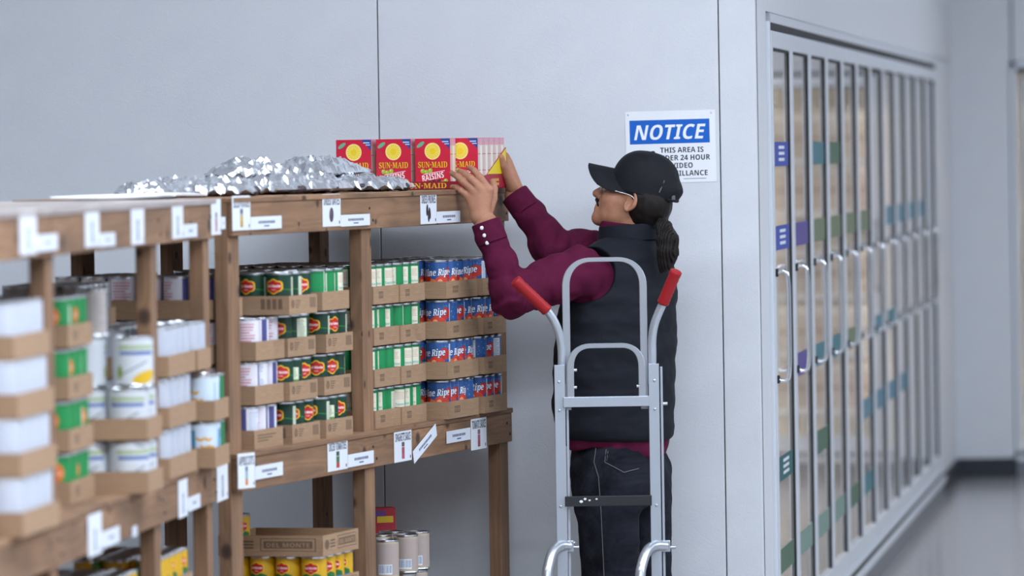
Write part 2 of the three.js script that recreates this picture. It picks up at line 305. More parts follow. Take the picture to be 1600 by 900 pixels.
function fruit(g, x, y, r, c, hl) { g.fillStyle = c; g.beginPath(); g.arc(x, y, r, 0, 7); g.fill(); g.fillStyle = hl; g.beginPath(); g.arc(x - r * 0.3, y - r * 0.35, r * 0.28, 0, 7); g.fill(); }
const LABELS = {
  diced: [1024, 448, (g, w, h) => {
    g.fillStyle = '#0c3a28'; g.fillRect(0, 0, w, h);
    g.strokeStyle = '#2f9b3a'; g.lineWidth = 7; g.beginPath(); g.moveTo(0, 200); g.bezierCurveTo(180, 140, 300, 250, 512, 190); g.bezierCurveTo(700, 140, 820, 230, 1024, 200); g.stroke();
    g.fillStyle = '#e9e2c4'; g.beginPath(); g.moveTo(330, h); g.quadraticCurveTo(512, 340, 700, h); g.fill();
    for (let i = 0; i < 7; i++) fruit(g, 370 + i * 48, 425 - (i % 2) * 14, 26, '#c43a22', '#e8735a');
    shieldLogo(g, 512, 150, 1.75); g.fillStyle = '#f3f4ee'; g.font = `bold 84px serif`; g.textAlign = 'center'; fitText(g, 'Diced', 512, 335, 210);
    g.fillStyle = '#e4e8cf'; g.fillRect(770, 30, 150, h - 30); lines(g, 782, 50, 125, 22, 17, '#5d6a55', 5);
    g.fillStyle = '#dfe6c9'; g.fillRect(40, 90, 120, 220); g.fillStyle = '#5f9b45'; g.fillRect(40, 240, 120, 60); g.fillStyle = '#c64a32'; g.fillRect(60, 320, 90, 70); lines(g, 50, 105, 100, 7, 17, '#4f6f50', 5);
  }],
  leafy: [1024, 448, (g, w, h) => {
    g.fillStyle = '#12894c'; g.fillRect(0, 0, w, h); g.fillStyle = '#0c6c3c'; g.fillRect(0, 0, w, 26);
    g.fillStyle = '#ded8c2'; g.fillRect(330, 40, 240, h); lines(g, 345, 60, 205, 14, 21, '#7c7a6c', 6);
    g.fillStyle = '#e3ddc6'; g.fillRect(610, 30, 190, 320); g.fillStyle = '#f0dd20'; g.fillRect(610, 340, 190, 108); g.fillStyle = '#37a39a'; g.font = `bold 44px serif`; g.textAlign = 'center'; fitText(g, 'Tomatoes', 705, 240, 170); lines(g, 630, 70, 150, 5, 20, '#c88f7e', 5);
    fruit(g, 250, 400, 46, '#c22a26', '#e2695c'); fruit(g, 70, 410, 42, '#cf3a26', '#ee8672'); fruit(g, 900, 405, 44, '#c22a26', '#e2695c');
    g.fillStyle = '#e8e4d6'; g.fillRect(150, 0, 16, h);
  }],
  vine: [1024, 448, (g, w, h) => {
    g.fillStyle = '#2b5592'; g.fillRect(0, 0, w, h); const r = rng(4);
    for (let i = 0; i < 420; i++) { g.fillStyle = ['rgba(90,140,200,.35)', 'rgba(20,50,100,.4)', 'rgba(200,220,240,.5)'][i % 3]; g.beginPath(); g.arc(r() * w, r() * h, 2 + r() * 9, 0, 7); g.fill(); }
    for (const [x, y, s, c] of [[600, 310, 130, '#d2402a'], [430, 330, 110, '#e2743a'], [340, 210, 90, '#b02622'], [720, 150, 80, '#bb2a22'], [690, 400, 90, '#c8281f']]) { fruit(g, x, y, s, c, 'rgba(255,200,150,.7)'); }
    g.fillStyle = '#f0c070'; g.beginPath(); g.ellipse(500, 350, 110, 80, 0, 0, 7); g.fill(); g.fillStyle = '#d8532c'; g.beginPath(); g.ellipse(500, 355, 88, 60, 0, 0, 7); g.fill(); g.fillStyle = '#4d8a2e'; g.beginPath(); g.arc(490, 330, 30, 0, 7); g.fill();
    g.save(); g.translate(512, 150); g.rotate(-0.05); g.font = `italic bold 122px serif`; g.textAlign = 'center'; g.lineWidth = 14; g.strokeStyle = '#273a66'; fitText(g, 'Vine Ripe', 0, 30, 420, true); g.fillStyle = '#f4f6fb'; fitText(g, 'Vine Ripe', 0, 30, 420); g.restore();
    g.fillStyle = '#dfe4ee'; g.fillRect(800, 20, 150, h - 40); lines(g, 812, 45, 125, 18, 21, '#6b7b98', 6); g.fillStyle = '#e9edf4'; g.fillRect(80, 390, 110, 40);
  }],
  potato: [1024, 448, (g, w, h) => {
    g.fillStyle = '#e4dfe6'; g.fillRect(0, 0, w, h); for (let i = 0; i < 9; i++) { g.fillStyle = i % 2 ? '#c9707f' : '#d58d98'; g.fillRect(330 + (i % 3) * 12, 40 + i * 34, 240 - (i % 4) * 22, 15); }
    fruit(g, 640, 380, 70, '#c79a66', '#e6c79b'); fruit(g, 300, 410, 58, '#d9d2cf', '#f0ecea'); fruit(g, 250, 330, 40, '#b8404a', '#d87a80');
    g.fillStyle = '#4a4a82'; g.fillRect(700, 0, 90, h); g.fillStyle = '#e6e8f0'; g.fillRect(800, 0, 224, h); lines(g, 820, 40, 180, 15, 25, '#8a93b8', 7); fruit(g, 880, 400, 44, '#d9862a', '#f0c080');
    lines(g, 40, 40, 180, 15, 25, '#98a0bd', 7);
  }],
  white: [1024, 448, (g, w, h) => { g.fillStyle = '#bfc3cd'; g.fillRect(0, 0, w, h); for (const x of [60, 560]) { lines(g, x, 60, 200, 7, 26, '#b9bfd0', 6); g.fillStyle = '#d8864e'; g.beginPath(); g.moveTo(x + 250, h); g.lineTo(x + 300, h - 120); g.lineTo(x + 380, h); g.fill(); g.fillStyle = '#c77a45'; g.fillRect(x + 120, h - 50, 110, 50); } }],
  pea: [1024, 448, (g, w, h) => { g.fillStyle = '#c2c6d0'; g.fillRect(0, 0, w, h); for (const x of [60, 560]) { lines(g, x, 60, 240, 7, 28, '#b7bdd0', 6); for (let i = 0; i < 9; i++) fruit(g, x + 200 + (i % 5) * 34, h - 60 + Math.floor(i / 5) * 34, 24, '#84b53a', '#b8dc78'); } }],
  sprout: [1024, 448, (g, w, h) => { g.fillStyle = '#1f8a48'; g.fillRect(0, 0, w, h); for (const x of [256, 768]) { g.fillStyle = '#e1732e'; g.beginPath(); g.ellipse(x, 170, 80, 96, 0, 0, 7); g.fill(); g.fillStyle = '#f1d9c0'; g.font = `bold 60px serif`; g.textAlign = 'center'; g.fillText('Mix', x, 190); g.fillStyle = '#dfcf3a'; g.beginPath(); g.ellipse(x + 150, 400, 90, 70, 0, 0, 7); g.fill(); g.fillStyle = '#d9e2cf'; g.fillRect(x - 190, 60, 60, 300); } }],
  cocktail: [1024, 448, (g, w, h) => { g.fillStyle = '#d4e2ee'; g.fillRect(0, 0, w, h); for (const x of [200, 700]) { g.fillStyle = '#5ba3c9'; g.fillRect(x - 130, 60, 90, h); g.strokeStyle = '#e2a02c'; g.lineWidth = 30; for (let i = 0; i < 4; i++) { g.beginPath(); g.arc(x + 20 + i * 50, 130 + (i % 2) * 90, 44, 0.4, 2.9); g.stroke(); } lines(g, x - 20, 330, 220, 4, 25, '#7b8fb0', 8); } }],
  redgreen: [1024, 448, (g, w, h) => { g.fillStyle = '#2a7d4c'; g.fillRect(0, 0, w, h); for (let x = 0; x < w; x += 256) { g.fillStyle = '#d9dcdd'; g.fillRect(x, 0, 120, h); g.fillStyle = '#b02a3e'; g.fillRect(x, 60, 120, 130); g.fillStyle = '#dcc43a'; g.fillRect(x + 20, 330, 90, 90); } }],
  corn: [1024, 448, (g, w, h) => { g.fillStyle = '#d3d7dc'; g.fillRect(0, 0, w, h); for (const x of [256, 768]) { g.fillStyle = '#a9b98e'; g.fillRect(x - 160, 60, 320, 40); g.fillStyle = '#4a68a8'; g.fillRect(x - 150, 120, 300, 34); g.fillStyle = '#dfb42a'; g.beginPath(); g.ellipse(x + 70, 380, 120, 60, -0.4, 0, 7); g.fill(); g.strokeStyle = '#77838c'; g.lineWidth = 14; g.beginPath(); g.moveTo(x - 130, 350); g.lineTo(x + 90, 215); g.stroke(); g.fillStyle = '#7f9a3c'; g.beginPath(); g.ellipse(x - 150, 330, 24, 70, 0, 0, 7); g.fill(); } }],
  peach: [1024, 448, (g, w, h) => {
    g.fillStyle = '#d9a81c'; g.fillRect(0, 0, w, h); g.fillStyle = '#2b6e33'; g.beginPath(); g.moveTo(360, h); g.lineTo(390, 210); g.quadraticCurveTo(520, 150, 660, 210); g.lineTo(690, h); g.fill(); g.fillStyle = '#2f86b4'; g.fillRect(390, 255, 270, 90); g.fillStyle = '#f2ead0'; g.font = `bold 50px serif`; g.textAlign = 'center'; fitText(g, 'Mixed Fruit', 525, 420, 260); g.fillText('Lite', 525, 320);
    shieldLogo(g, 520, 130, 1.5); fruit(g, 740, 370, 58, '#d8541f', '#f0a050'); fruit(g, 300, 390, 54, '#cf6a1f', '#f2b566');
    g.fillStyle = '#2f7f36'; g.fillRect(830, 0, 180, h); g.fillStyle = '#7fb83a'; g.fillRect(830, 220, 180, 200); lines(g, 850, 40, 140, 7, 24, '#bcd79a', 7); g.fillStyle = '#dfc22a'; g.fillRect(70, 0, 130, h); lines(g, 85, 60, 100, 12, 26, '#9a7a1a', 6);
  }],
  bean: [1024, 448, (g, w, h) => { g.fillStyle = '#bba990'; g.fillRect(0, 0, w, h); g.fillStyle = '#ac9d96'; g.fillRect(300, 20, 430, h - 40); lines(g, 320, 60, 170, 9, 24, '#a79690', 6); lines(g, 540, 60, 170, 9, 24, '#a79690', 6); g.fillStyle = '#dfe2e6'; g.fillRect(420, 290, 190, 130); const r = rng(12); g.fillStyle = '#6b7fa0'; for (let x = 432; x < 600;) { const b = 4 + r() * 8; g.fillRect(x, 300, b, 100); x += b + 4 + r() * 8; } }],
  grey: [1024, 448, (g, w, h) => { g.fillStyle = '#b6aeaa'; g.fillRect(0, 0, w, h); lines(g, 100, 60, 300, 12, 28, '#8f8884', 8); lines(g, 560, 60, 300, 12, 28, '#948c88', 8); g.fillStyle = '#3c4650'; g.fillRect(880, 0, 100, h); }],
};
const KIND = {
  diced: ['dark green diced tomato can'], leafy: ['bright green tomato can'], vine: ['blue and red tomato sauce can'], potato: ['white and pink potato can'], white: ['white carrot can'], pea: ['white pea can'],
  sprout: ['green vegetable can'], cocktail: ['pale blue fruit cocktail can'], redgreen: ['red and green vegetable can'], corn: ['large white corn can'], peach: ['yellow and green fruit can'], bean: ['beige bean can'], grey: ['greyish can'],
};
const labelMat = {}; for (const k in LABELS) labelMat[k] = std({ map: canvasTex(...LABELS[k]), roughness: 0.42 });
const tin = std({ color: lin(0.62, 0.64, 0.67), metalness: 1, roughness: 0.28 });
function canGeo(R, H) {
  const p = [[0, 0.003], [R - 0.006, 0.003], [R - 0.004, 0], [R, 0], [R + 0.0008, 0.0015], [R, 0.004], [R - 0.0016, 0.006], [R - 0.0016, H - 0.006], [R, H - 0.004], [R + 0.0008, H - 0.0015], [R, H], [R - 0.0025, H], [R - 0.004, H - 0.005], [R * 0.82, H - 0.0045], [R * 0.8, H - 0.0035], [R * 0.62, H - 0.0035], [R * 0.6, H - 0.0045], [0, H - 0.0045]];
  return new THREE.LatheGeometry(p.map((q) => new THREE.Vector2(q[0], q[1])), 22);
}
const CAN = { R: 0.0372, H: 0.1125 }, BIG = { R: 0.05, H: 0.119 };
const canG = canGeo(CAN.R, CAN.H), bigG = canGeo(BIG.R, BIG.H);
const labG = new THREE.CylinderGeometry(CAN.R - 0.0008, CAN.R - 0.0008, CAN.H - 0.0125, 24, 1, true).translate(0, CAN.H / 2, 0), labBig = new THREE.CylinderGeometry(BIG.R - 0.0008, BIG.R - 0.0008, BIG.H - 0.0125, 28, 1, true).translate(0, BIG.H / 2, 0);
const KNAME = { diced: 'diced_tomato_can', leafy: 'green_label_can', vine: 'tomato_sauce_can', potato: 'potato_can', white: 'carrot_can', pea: 'pea_can', sprout: 'vegetable_can', cocktail: 'fruit_cocktail_can', redgreen: 'vegetable_can', corn: 'corn_can', peach: 'mixed_fruit_can', bean: 'bean_can', grey: 'food_can' };
function can(kind, pos, turn, label, group, dark) {
  const big = kind === 'corn' || kind === 'white' || kind === 'pea';
  const m = new THREE.Mesh(big ? bigG : canG, tin); m.name = numbered(KNAME[kind]); m.castShadow = m.receiveShadow = true; scene.add(m);
  mesh('paper_label', big ? labBig : labG, labelMat[kind], m);
  m.position.copy(pos); m.rotation.y = turn; return tag(m, label, 'can', group);
}
// cardboard
function cardTex(print) {
  return canvasTex(512, 128, (g, w, h) => {
    g.fillStyle = '#a28163'; g.fillRect(0, 0, w, h); const r = rng(90 + print);
    for (let i = 0; i < 900; i++) { g.fillStyle = ['rgba(140,110,85,.10)', 'rgba(205,180,152,.10)'][i % 2]; g.fillRect(r() * w, r() * h, 20 + r() * 70, 1 + r() * 3); }
    g.fillStyle = 'rgba(92,72,56,.78)'; g.strokeStyle = 'rgba(70,58,46,.85)'; g.lineWidth = 4;
    if (print === 1) { g.beginPath(); g.arc(70, 60, 30, 0, 7); g.fill(); g.fillStyle = '#a28163'; g.fillRect(60, 40, 6, 40); g.fillRect(76, 48, 6, 26); g.fillStyle = 'rgba(92,72,56,.7)'; for (let i = 0; i < 4; i++) g.fillRect(118, 34 + i * 16, 96 - i * 12, 8); for (let i = 0; i < 4; i++) g.fillRect(380 + i * 28, 22, 20, 74); }
    if (print === 2) { g.fillRect(105, 40, 92, 52); g.fillStyle = '#a28163'; for (let i = 0; i < 4; i++) g.fillRect(112 + i * 22, 46, 8, 40); g.fillRect(105, 64, 92, 4); }
    if (print === 4) { g.strokeRect(210, 20, 270, 80); g.fillRect(225, 36, 240, 48); g.fillStyle = '#a28163'; g.font = `bold 40px ${SANS}`; g.textAlign = 'center'; fitText(g, 'DEL MONTE', 345, 75, 220); g.fillStyle = 'rgba(92,72,56,.78)'; g.beginPath(); g.arc(60, 62, 32, 0, 7); g.fill(); for (let i = 0; i < 3; i++) g.fillRect(105, 34 + i * 20, 70, 12); }
    if (print === 5) { for (let i = 0; i < 3; i++) g.fillRect(60, 36 + i * 20, 330 - i * 70, 9); }
  });
}
const cardMat = [0, 1, 2, 3, 4, 5].map((k) => std({ map: cardTex(k), roughness: 0.85 }));
const cardPlain = cardMat[0];
const trayG = new Map();
function trayParts(w, d, h) {
  const key = [w, d, h].map((v) => v.toFixed(3)).join(); if (trayG.has(key)) return trayG.get(key);
  const t = 0.003, p = { shell: merge([box(w, t, d, w / 2, t / 2, -d / 2), box(w - 2 * t, h - t, t, w / 2, t + (h - t) / 2, -d + t / 2), box(t, h - t, d - t, w - t / 2, t + (h - t) / 2, -d / 2 - t / 2)]), front: box(w, h - t, t, w / 2, t + (h - t) / 2, -t / 2), side: box(t, h - t, d - t, t / 2, t + (h - t) / 2, -d / 2 - t / 2) };
  trayG.set(key, p); return p;
}
const PITCH = 0.0755, LAYER = 0.1205;
// a tray with its front left corner at s, its front t ahead of the posts
function tray(fr, s, y, t, nS, nT, print, label, group, opt = {}) {
  const p = opt.p || PITCH, w = nS * p + 0.008, d = nT * p + 0.008, h = opt.h || 0.052, g = trayParts(w, d, h);
  const o = solo('cardboard_tray', g.shell, cardPlain, label, 'tray', group); fr.place(o, s, y, t, opt.turn || 0);
  mesh('front_panel', g.front, cardMat[print], o); mesh('side_panel', g.side, cardMat[opt.sidePrint || 0], o);
  o.updateMatrixWorld(true);
  return { o, w, d, p, nS, nT, slot: (i, j) => V3(0.004 + (i + 0.5) * p, 0.0035, -0.004 - (j + 0.5) * p).applyMatrix4(o.matrixWorld) };
}
const FACE = { diced: Math.PI, vine: Math.PI, leafy: 2.2, potato: Math.PI, white: 2.4, pea: 2.4, sprout: 1.57, cocktail: 1.2, redgreen: 0.4, corn: 1.57, peach: Math.PI, bean: Math.PI, grey: 2 };
const LAYNAME = ['bottom', 'second', 'third', 'top'];
function filled(fr, s, y, t, nS, nT, print, kind, where, layer, opt = {}) {
  const lay = LAYNAME[layer], kinds = Array.isArray(kind) ? kind : [kind];
  const T = tray(fr, s, y, t, nS, nT, print, `brown cardboard tray, ${lay} one in ${where}`, `trays in ${where}`, opt);
  for (let i = 0; i < nS; i++) for (let j = 0; j < nT; j++) {
    if (!(opt.all || j === 0 || i === 0)) continue;
    if (opt.skip && opt.skip(i, j)) continue;
    const k = kinds[Math.floor(rnd() * kinds.length)];
    const turn = FACE[k] + (rnd() < (opt.front ?? 0.55) ? rr(-0.7, 0.7) : rr(-3.1, 3.1));
    can(k, T.slot(i, j), turn, `${KIND[k][0]}, ${lay} tray of ${where}`, `${k} cans in ${where}, ${lay} tray`, opt.dark);
  }
  return T;
}
const yL = (n) => MIDY + n * LAYER;
const sl = (fr, px, t) => fr.s(px, 560, t);
// ---- the unit against the wall, left bay
for (let n = 0; n < 4; n++) {
  const top = n === 3;
  filled(UA, 0.012, yL(n), -0.05, top ? 3 : 2, 4, 0, top ? 'potato' : 'potato', 'the stack behind the corner post', n, { all: top });
  if (!top) filled(UA, sl(UA, 395.5, -0.008), yL(n), -0.008 + n * 0.004, 3, 4, n ? 0 : 5, 'potato', 'the potato stack', n, { front: 0.6 });
  const t1 = top ? 0.05 : [0.0, 0.012, 0.004][n];
  filled(UA, sl(UA, top ? 453 : [455, 452, 450][n], t1), yL(n), t1, 3, 4, 1, 'diced', 'the first diced tomato stack', n, { all: top, front: 0.75, sidePrint: 1 });
  const t2 = top ? 0.018 : [0.006, 0.0, 0.01][n], s2 = sl(UA, top ? 505 : [508, 506, 510][n], t2);
  filled(UA, s2, yL(n), t2, 3, top ? 6 : 4, top ? 0 : 1, top ? ['leafy', 'diced'] : 'diced', 'the diced tomato stack by the middle post', n, { all: top, front: 0.4 });
  // right bay
  const g1 = -0.018 + (n % 2) * 0.006;
  filled(UA, sl(UA, 585, g1), yL(n), g1, 3, top ? 6 : 4, 2, 'leafy', 'the green stack by the middle post', n, { all: top, front: 0.7 });
  filled(UA, sl(UA, 585, g1) + 0.2375, yL(n), g1 + 0.004, 3, top ? 6 : 4, 2, 'leafy', 'the green stack by the blue cans', n, { all: top, front: 0.7 });
  const t3 = [0.03, 0.036, 0.028, 0.03][n];
  filled(UA, sl(UA, 699, t3), yL(n), t3, 4, 4, 2, 'vine', 'the wide blue can stack', n, { all: top, front: 0.75 });
  const t4 = [0.036, 0.04, 0.035, 0.036][n];
  filled(UA, Math.min(sl(UA, 756, t4), 2.441 - 0.236), yL(n), t4, 3, 4, 2, 'vine', 'the blue can stack by the wall', n, { all: top, front: 0.5 });
}
// back rows seen through the posts
for (let n = 0; n < 4; n++) {
  filled(UA, 0.03, yL(n), -0.37, 6, 2, 0, 'grey', 'the back row of grey cans', n, { all: n === 3 });
  filled(UB, 1.72, yL(n), -0.22, 5, 3, 0, 'grey', 'the grey can rows behind the white cans', n, { all: n === 3 });
}
// ---- the angled unit
for (let n = 0; n < 4; n++) {
  filled(UB, sl(UB, 145, -0.052) - 0.312, yL(n), -0.052, 4, 4, 2, 'sprout', 'the green column beside the first post', n, { all: n === 3, front: 0.8 });
  if (n < 3) {
    const bigO = { p: 0.1015, front: 0.6, dark: true, all: n === 2 }, yB = MIDY + n * 0.1265;
    filled(UB, 1.467, yB, 0.024, 4, 2, 0, 'pea', 'the white pea can stack', n, bigO);
    if (n === 2) filled(UB, 1.467 + 0.418, yB, 0.03, 2, 2, 0, 'pea', 'the white stack by the corner post', n, bigO);
    else filled(UB, 2.18 - 0.236, yL(n), 0.062, 3, 2, 0, n ? ['cocktail', 'redgreen'] : ['redgreen', 'cocktail'], 'the fruit cocktail stack', n, { front: 0.7 });
  }
}
{
  const p = 0.101, tf = 0.062, s0 = sl(UB, 252, tf) - 0.21;
  const where = 'the large can stack';
  for (let n = 0; n < 2; n++) {
    const T = tray(UB, s0, MIDY + n * 0.1265, tf, 2, 3, 0, `brown cardboard tray, ${LAYNAME[n]} one in ${where}`, `trays in ${where}`, { p });
    for (let i = 0; i < 2; i++) for (let j = 0; j < 3; j++) if (i === 0 || j === 0) can('corn', T.slot(i, j), FACE.corn + rr(-0.6, 0.6) + (j % 2) * Math.PI, `large white corn can in the ${LAYNAME[n]} tray of ${where}`, `corn cans in ${where}, ${LAYNAME[n]} tray`);
    if (n === 1) {
      const up = (i, j, k = 0) => T.slot(i, j).setY(MIDY + 2 * 0.1265 + k * 0.1195);
      can('corn', up(0, 0).add(V3(0.012, 0, 0.0)), FACE.corn + 0.3, 'large white corn can standing alone on top of the large can stack', null);
      can('corn', up(0, 1), FACE.corn + 2.2, 'large white can behind the single can on the large can stack', null, null, true);
      can('grey', up(0, 2), 1.0, 'greyish can with dark rim low on the large can stack', null, null, true);
      can('grey', up(0, 1, 1).add(V3(0.02, 0.0005, 0)), 2.0, 'greyish can standing on the second layer of large cans', null, null, true);
    }
  }
}
// ---- the nearest unit
for (let n = 0; n < 4; n++) {
  const t = [0.045, 0.036, 0.026, 0.014][n];
  filled(UC, sl(UC, [90, 87, 84, 79][n], t) - 0.417, MIDY + n * 0.1235, t, 4, 3, 0, 'white', 'the white carrot can stack', n, { p: 0.1015, all: n === 3, dark: true, front: 0.9 });
  filled(UC, sl(UC, [90, 87, 84, 79][n], t) - 0.85, MIDY + n * 0.1235, t - 0.06, 4, 3, 0, 'white', 'the white stack at the outer end', n, { p: 0.1015, all: n === 3, dark: true });
}
// ---- lower shelf
{
  const tf = 0.04, where = 'the mixed fruit stack';
  for (let n = 0; n < 2; n++) filled(UA, sl(UA, 498 + n * 2, tf), LOWY + n * 0.1175, tf, 4, 4, 4, 'peach', where, n, { front: 0.6, sidePrint: 4 });
  const T = tray(UA, sl(UA, 500, tf + 0.004), LOWY + 2 * 0.1175, tf + 0.004, 4, 4, 4, 'nearly empty brown tray on the mixed fruit cans', null, { sidePrint: 4, h: 0.058 });
  can('peach', T.slot(0, 3).add(V3(0.0, 0, 0.0)), FACE.peach + 0.35, 'single yellow and green fruit can in the nearly empty tray', null);
  for (let n = 0; n < 3; n++) filled(UB, 1.467, LOWY + n * 0.121, 0.0, 6, 3, 0, 'peach', 'the fruit can stack under the pea cans', n, { all: n === 2 });
  for (let n = 0; n < 3; n++) filled(UB, 0.72, LOWY + n * 0.121, 0.0, 6, 3, 0, 'peach', 'the fruit can stack under the large cans', n, { all: n === 2 });
  // bean cans standing free
  const bx = (px, py, t) => UA.s(px, py, t);
  const rows = [[[604, 0.02], [631, 0.0], [649, -0.005]], [[604, 0.02], [634, 0.01], [652, 0.0]]];
  for (let k = 0; k < 2; k++) for (let j = 0; j < 3; j++) { const [px, t] = rows[k][j]; for (const b of [0, 0.08]) can('bean', UA.at(bx(px, 860, t - 0.04) + 0.0, LOWY + k * 0.1155 + (k ? 0 : 0), t - 0.04 - b), FACE.bean + rr(-0.5, 0.5), k ? 'beige bean can on top of other bean cans' : 'beige bean can under other bean cans', k ? 'upper bean cans' : 'lower bean cans', true); }
  const rb = thing('snack_box', 'small red box with yellow and purple print behind the bean cans', 'box'); const pos = UA.at(bx(604, 860, -0.2), LOWY, -0.22); rb.position.copy(pos); rb.rotation.y = 0.2;
  mesh('carton', rbox(0.09, 0.285, 0.05, 0.002, 0, 0.1425, 0), std({ color: 0xb02838, roughness: 0.5 }), rb);
  mesh('print', merge([rbox(0.05, 0.02, 0.001, 0.0004, 0.012, 0.25, 0.0256)]), std({ color: 0xe0b92c, roughness: 0.5 }), rb);
  mesh('stripe', rbox(0.05, 0.018, 0.001, 0.0004, -0.012, 0.268, 0.0256), std({ color: 0x6a3a8a, roughness: 0.5 }), rb);
}

// ---------------------------------------------------------------- cards and name strips on the shelf edges
const cardInk = '#39404c';
function cardFace(title, icon) {
  return canvasTex(512, 288, (g, w, h) => {
    g.fillStyle = '#dfe3ea'; g.fillRect(0, 0, w, h); g.fillStyle = cardInk; g.textAlign = 'center'; g.textBaseline = 'middle';
    if (title) { g.font = `bold 104px ${SANS}`; fitText(g, title, w / 2, 60, 462); fitText(g, title, w / 2 + 3, 60, 462); }
    const cx = w / 2;
    if (icon === 'date') { g.fillStyle = '#4a3a48'; g.beginPath(); g.ellipse(cx - 10, 185, 60, 66, 0.3, 0, 7); g.fill(); g.fillStyle = '#6d5a68'; g.beginPath(); g.ellipse(cx - 26, 165, 14, 26, 0.3, 0, 7); g.fill(); }
    else if (icon === 'prune') { g.fillStyle = '#2c2833'; for (const [x, y, a] of [[-50, 160, 0.2], [30, 190, -0.3], [0, 215, 0.1]]) { g.beginPath(); g.ellipse(cx + x, y, 34, 56, a, 0, 7); g.fill(); } }
    else if (icon) { const cs = { potato: ['#5a6070', '#c9a455', '#b8923e'], apricot: ['#5b7f93', '#8fb0bb', '#d0803c'], tomato: ['#2d4a35', '#3f6a3e', '#b0443a'], spaghetti: ['#5a4a4a', '#a04a58', '#b8506a'], sauce: ['#806068', '#a85868', '#9c4a5c'], plain: ['#8a93a4', '#9aa4b2', '#8890a0'] }[icon]; cs.forEach((c, i) => { g.fillStyle = c; g.fillRect(cx - 42, 108 + i * 52, 84, 52); }); g.fillStyle = '#c8ccd4'; g.fillRect(cx - 42, 150, 84, 6); }
    g.fillStyle = cardInk; g.fillRect(462, 240, 26, 28);
  });
}
const stripFace = canvasTex(512, 96, (g, w, h) => { g.fillStyle = '#dde2ec'; g.fillRect(0, 0, w, h); g.fillStyle = '#4a4f6a'; const r = rng(3); let x = 120; while (x < 390) { const b = 8 + r() * 14; g.fillRect(x, 32, b, 20); x += b + 5; } g.fillRect(215, 66, 90, 10); });
const stripMat = std({ map: stripFace, roughness: 0.7 });
const stripPlain = std({ map: canvasTex(256, 48, (g, w, h) => { g.fillStyle = '#dadfea'; g.fillRect(0, 0, w, h); g.fillStyle = '#8a90a8'; g.fillRect(90, 20, 80, 8); }), roughness: 0.7 });
const cardMatOf = new Map();
function cardMaterial(title, icon) { const k = (title || '') + icon; if (!cardMatOf.has(k)) cardMatOf.set(k, std({ map: cardFace(title, icon), roughness: 0.7 })); return cardMatOf.get(k); }
const TF = 0.0168;
function shelfCard(fr, x0, x1, y0, y1, mat, name, label, category, group, roll = 0, turn = 0, t = TF) {
  const py = (y0 + y1) / 2, sA = fr.s(x0, py, t), sB = fr.s(x1, py, t), m = (sA + sB) / 2, c = fr.at(m, 0, t), Z = -c.z;
  const u = (x0 + x1) / 2 - 800, Y = (y) => EYE - (y - HORIZON + ROLL * u) * Z / F;
  const g = thing(name, label, category, group); fr.place(g, m, (Y(y0) + Y(y1)) / 2, t, turn); g.rotation.order = 'YXZ'; g.rotation.z = roll;
  mesh('backing', rbox(sB - sA, Y(y0) - Y(y1), 0.0016, 0.0006, 0, 0, -0.0003), paper, g);
  mesh('print', new THREE.PlaneGeometry((sB - sA) * 0.985, (Y(y0) - Y(y1)) * 0.985).translate(0, 0, 0.0007), mat, g);
  return g;
}
const CARDS = [
  [UA, 363, 391, 306, 360, 'SLICED POTATOES', 'potato', 'top'], [UA, 504, 532, 303, 354, 'DRIED DATES', 'date', 'top'], [UA, 657, 682, 301, 350, 'DRIED PRUNES', 'prune', 'top'],
  [UA, 512, 543, 687, 735, 'DICED TOMATOES', 'tomato', 'middle'], [UA, 616, 643, 672, 721, 'SPAGHETTI SAUCE', 'spaghetti', 'middle'], [UA, 736, 760, 652, 702, 'TOMATO SAUCE', 'sauce', 'middle'],
  [UB, 31, 57, 328, 398, null, 'plain', 'top'], [UB, 133, 155, 322, 386, null, 'plain', 'top'], [UB, 205, 225, 320, 382, null, 'plain', 'top'], [UB, 269, 286, 316, 373, null, 'plain', 'top'], [UB, 330, 345, 311, 367, null, 'spaghetti', 'top'],
  [UB, 138, 159, 802, 868, null, 'plain', 'middle'], [UB, 279, 293, 748, 808, null, 'plain', 'middle'], [UB, 339, 356, 718, 782, null, 'plain', 'middle'],
];
for (const [fr, x0, x1, y0, y1, title, icon, edge] of CARDS)
  shelfCard(fr, x0, x1, y0, y1, cardMaterial(title, icon), 'product_card', title ? `white card reading ${title.toLowerCase()} on the ${edge} shelf edge` : `blurred white product card on the ${edge} edge of the angled shelf`, 'card', title ? null : `cards on the ${edge} edge of the angled shelf`);
shelfCard(UA, 377, 393, 708, 763, cardMaterial('APRICOTS', 'apricot'), 'product_card', 'white card reading apricots, bent out from the shelf edge', 'card', null, 0, -0.25, 0.042);
for (const [fr, x0, x1, y0, y1, who] of [[UA, 392, 440, 338, 358, 'sliced potatoes'], [UA, 533, 578, 335, 353, 'dried dates'], [UA, 683, 719, 330, 348, 'dried prunes'], [UA, 399, 442, 725, 746, 'apricots'], [UA, 544, 584, 707, 727, 'diced tomatoes'], [UA, 698, 735, 671, 690, 'tomato sauce']])
  shelfCard(fr, x0, x1, y0, y1, stripMat, 'name_strip', `white name strip beside the ${who} card`, 'label strip', null, 0, 0, TF + 0.002);
{ const g = shelfCard(UA, 645, 683, 683, 703, stripMat, 'name_strip', 'white name strip hanging askew beside the spaghetti sauce card', 'label strip', null, 0.31, 0, TF + 0.002); }
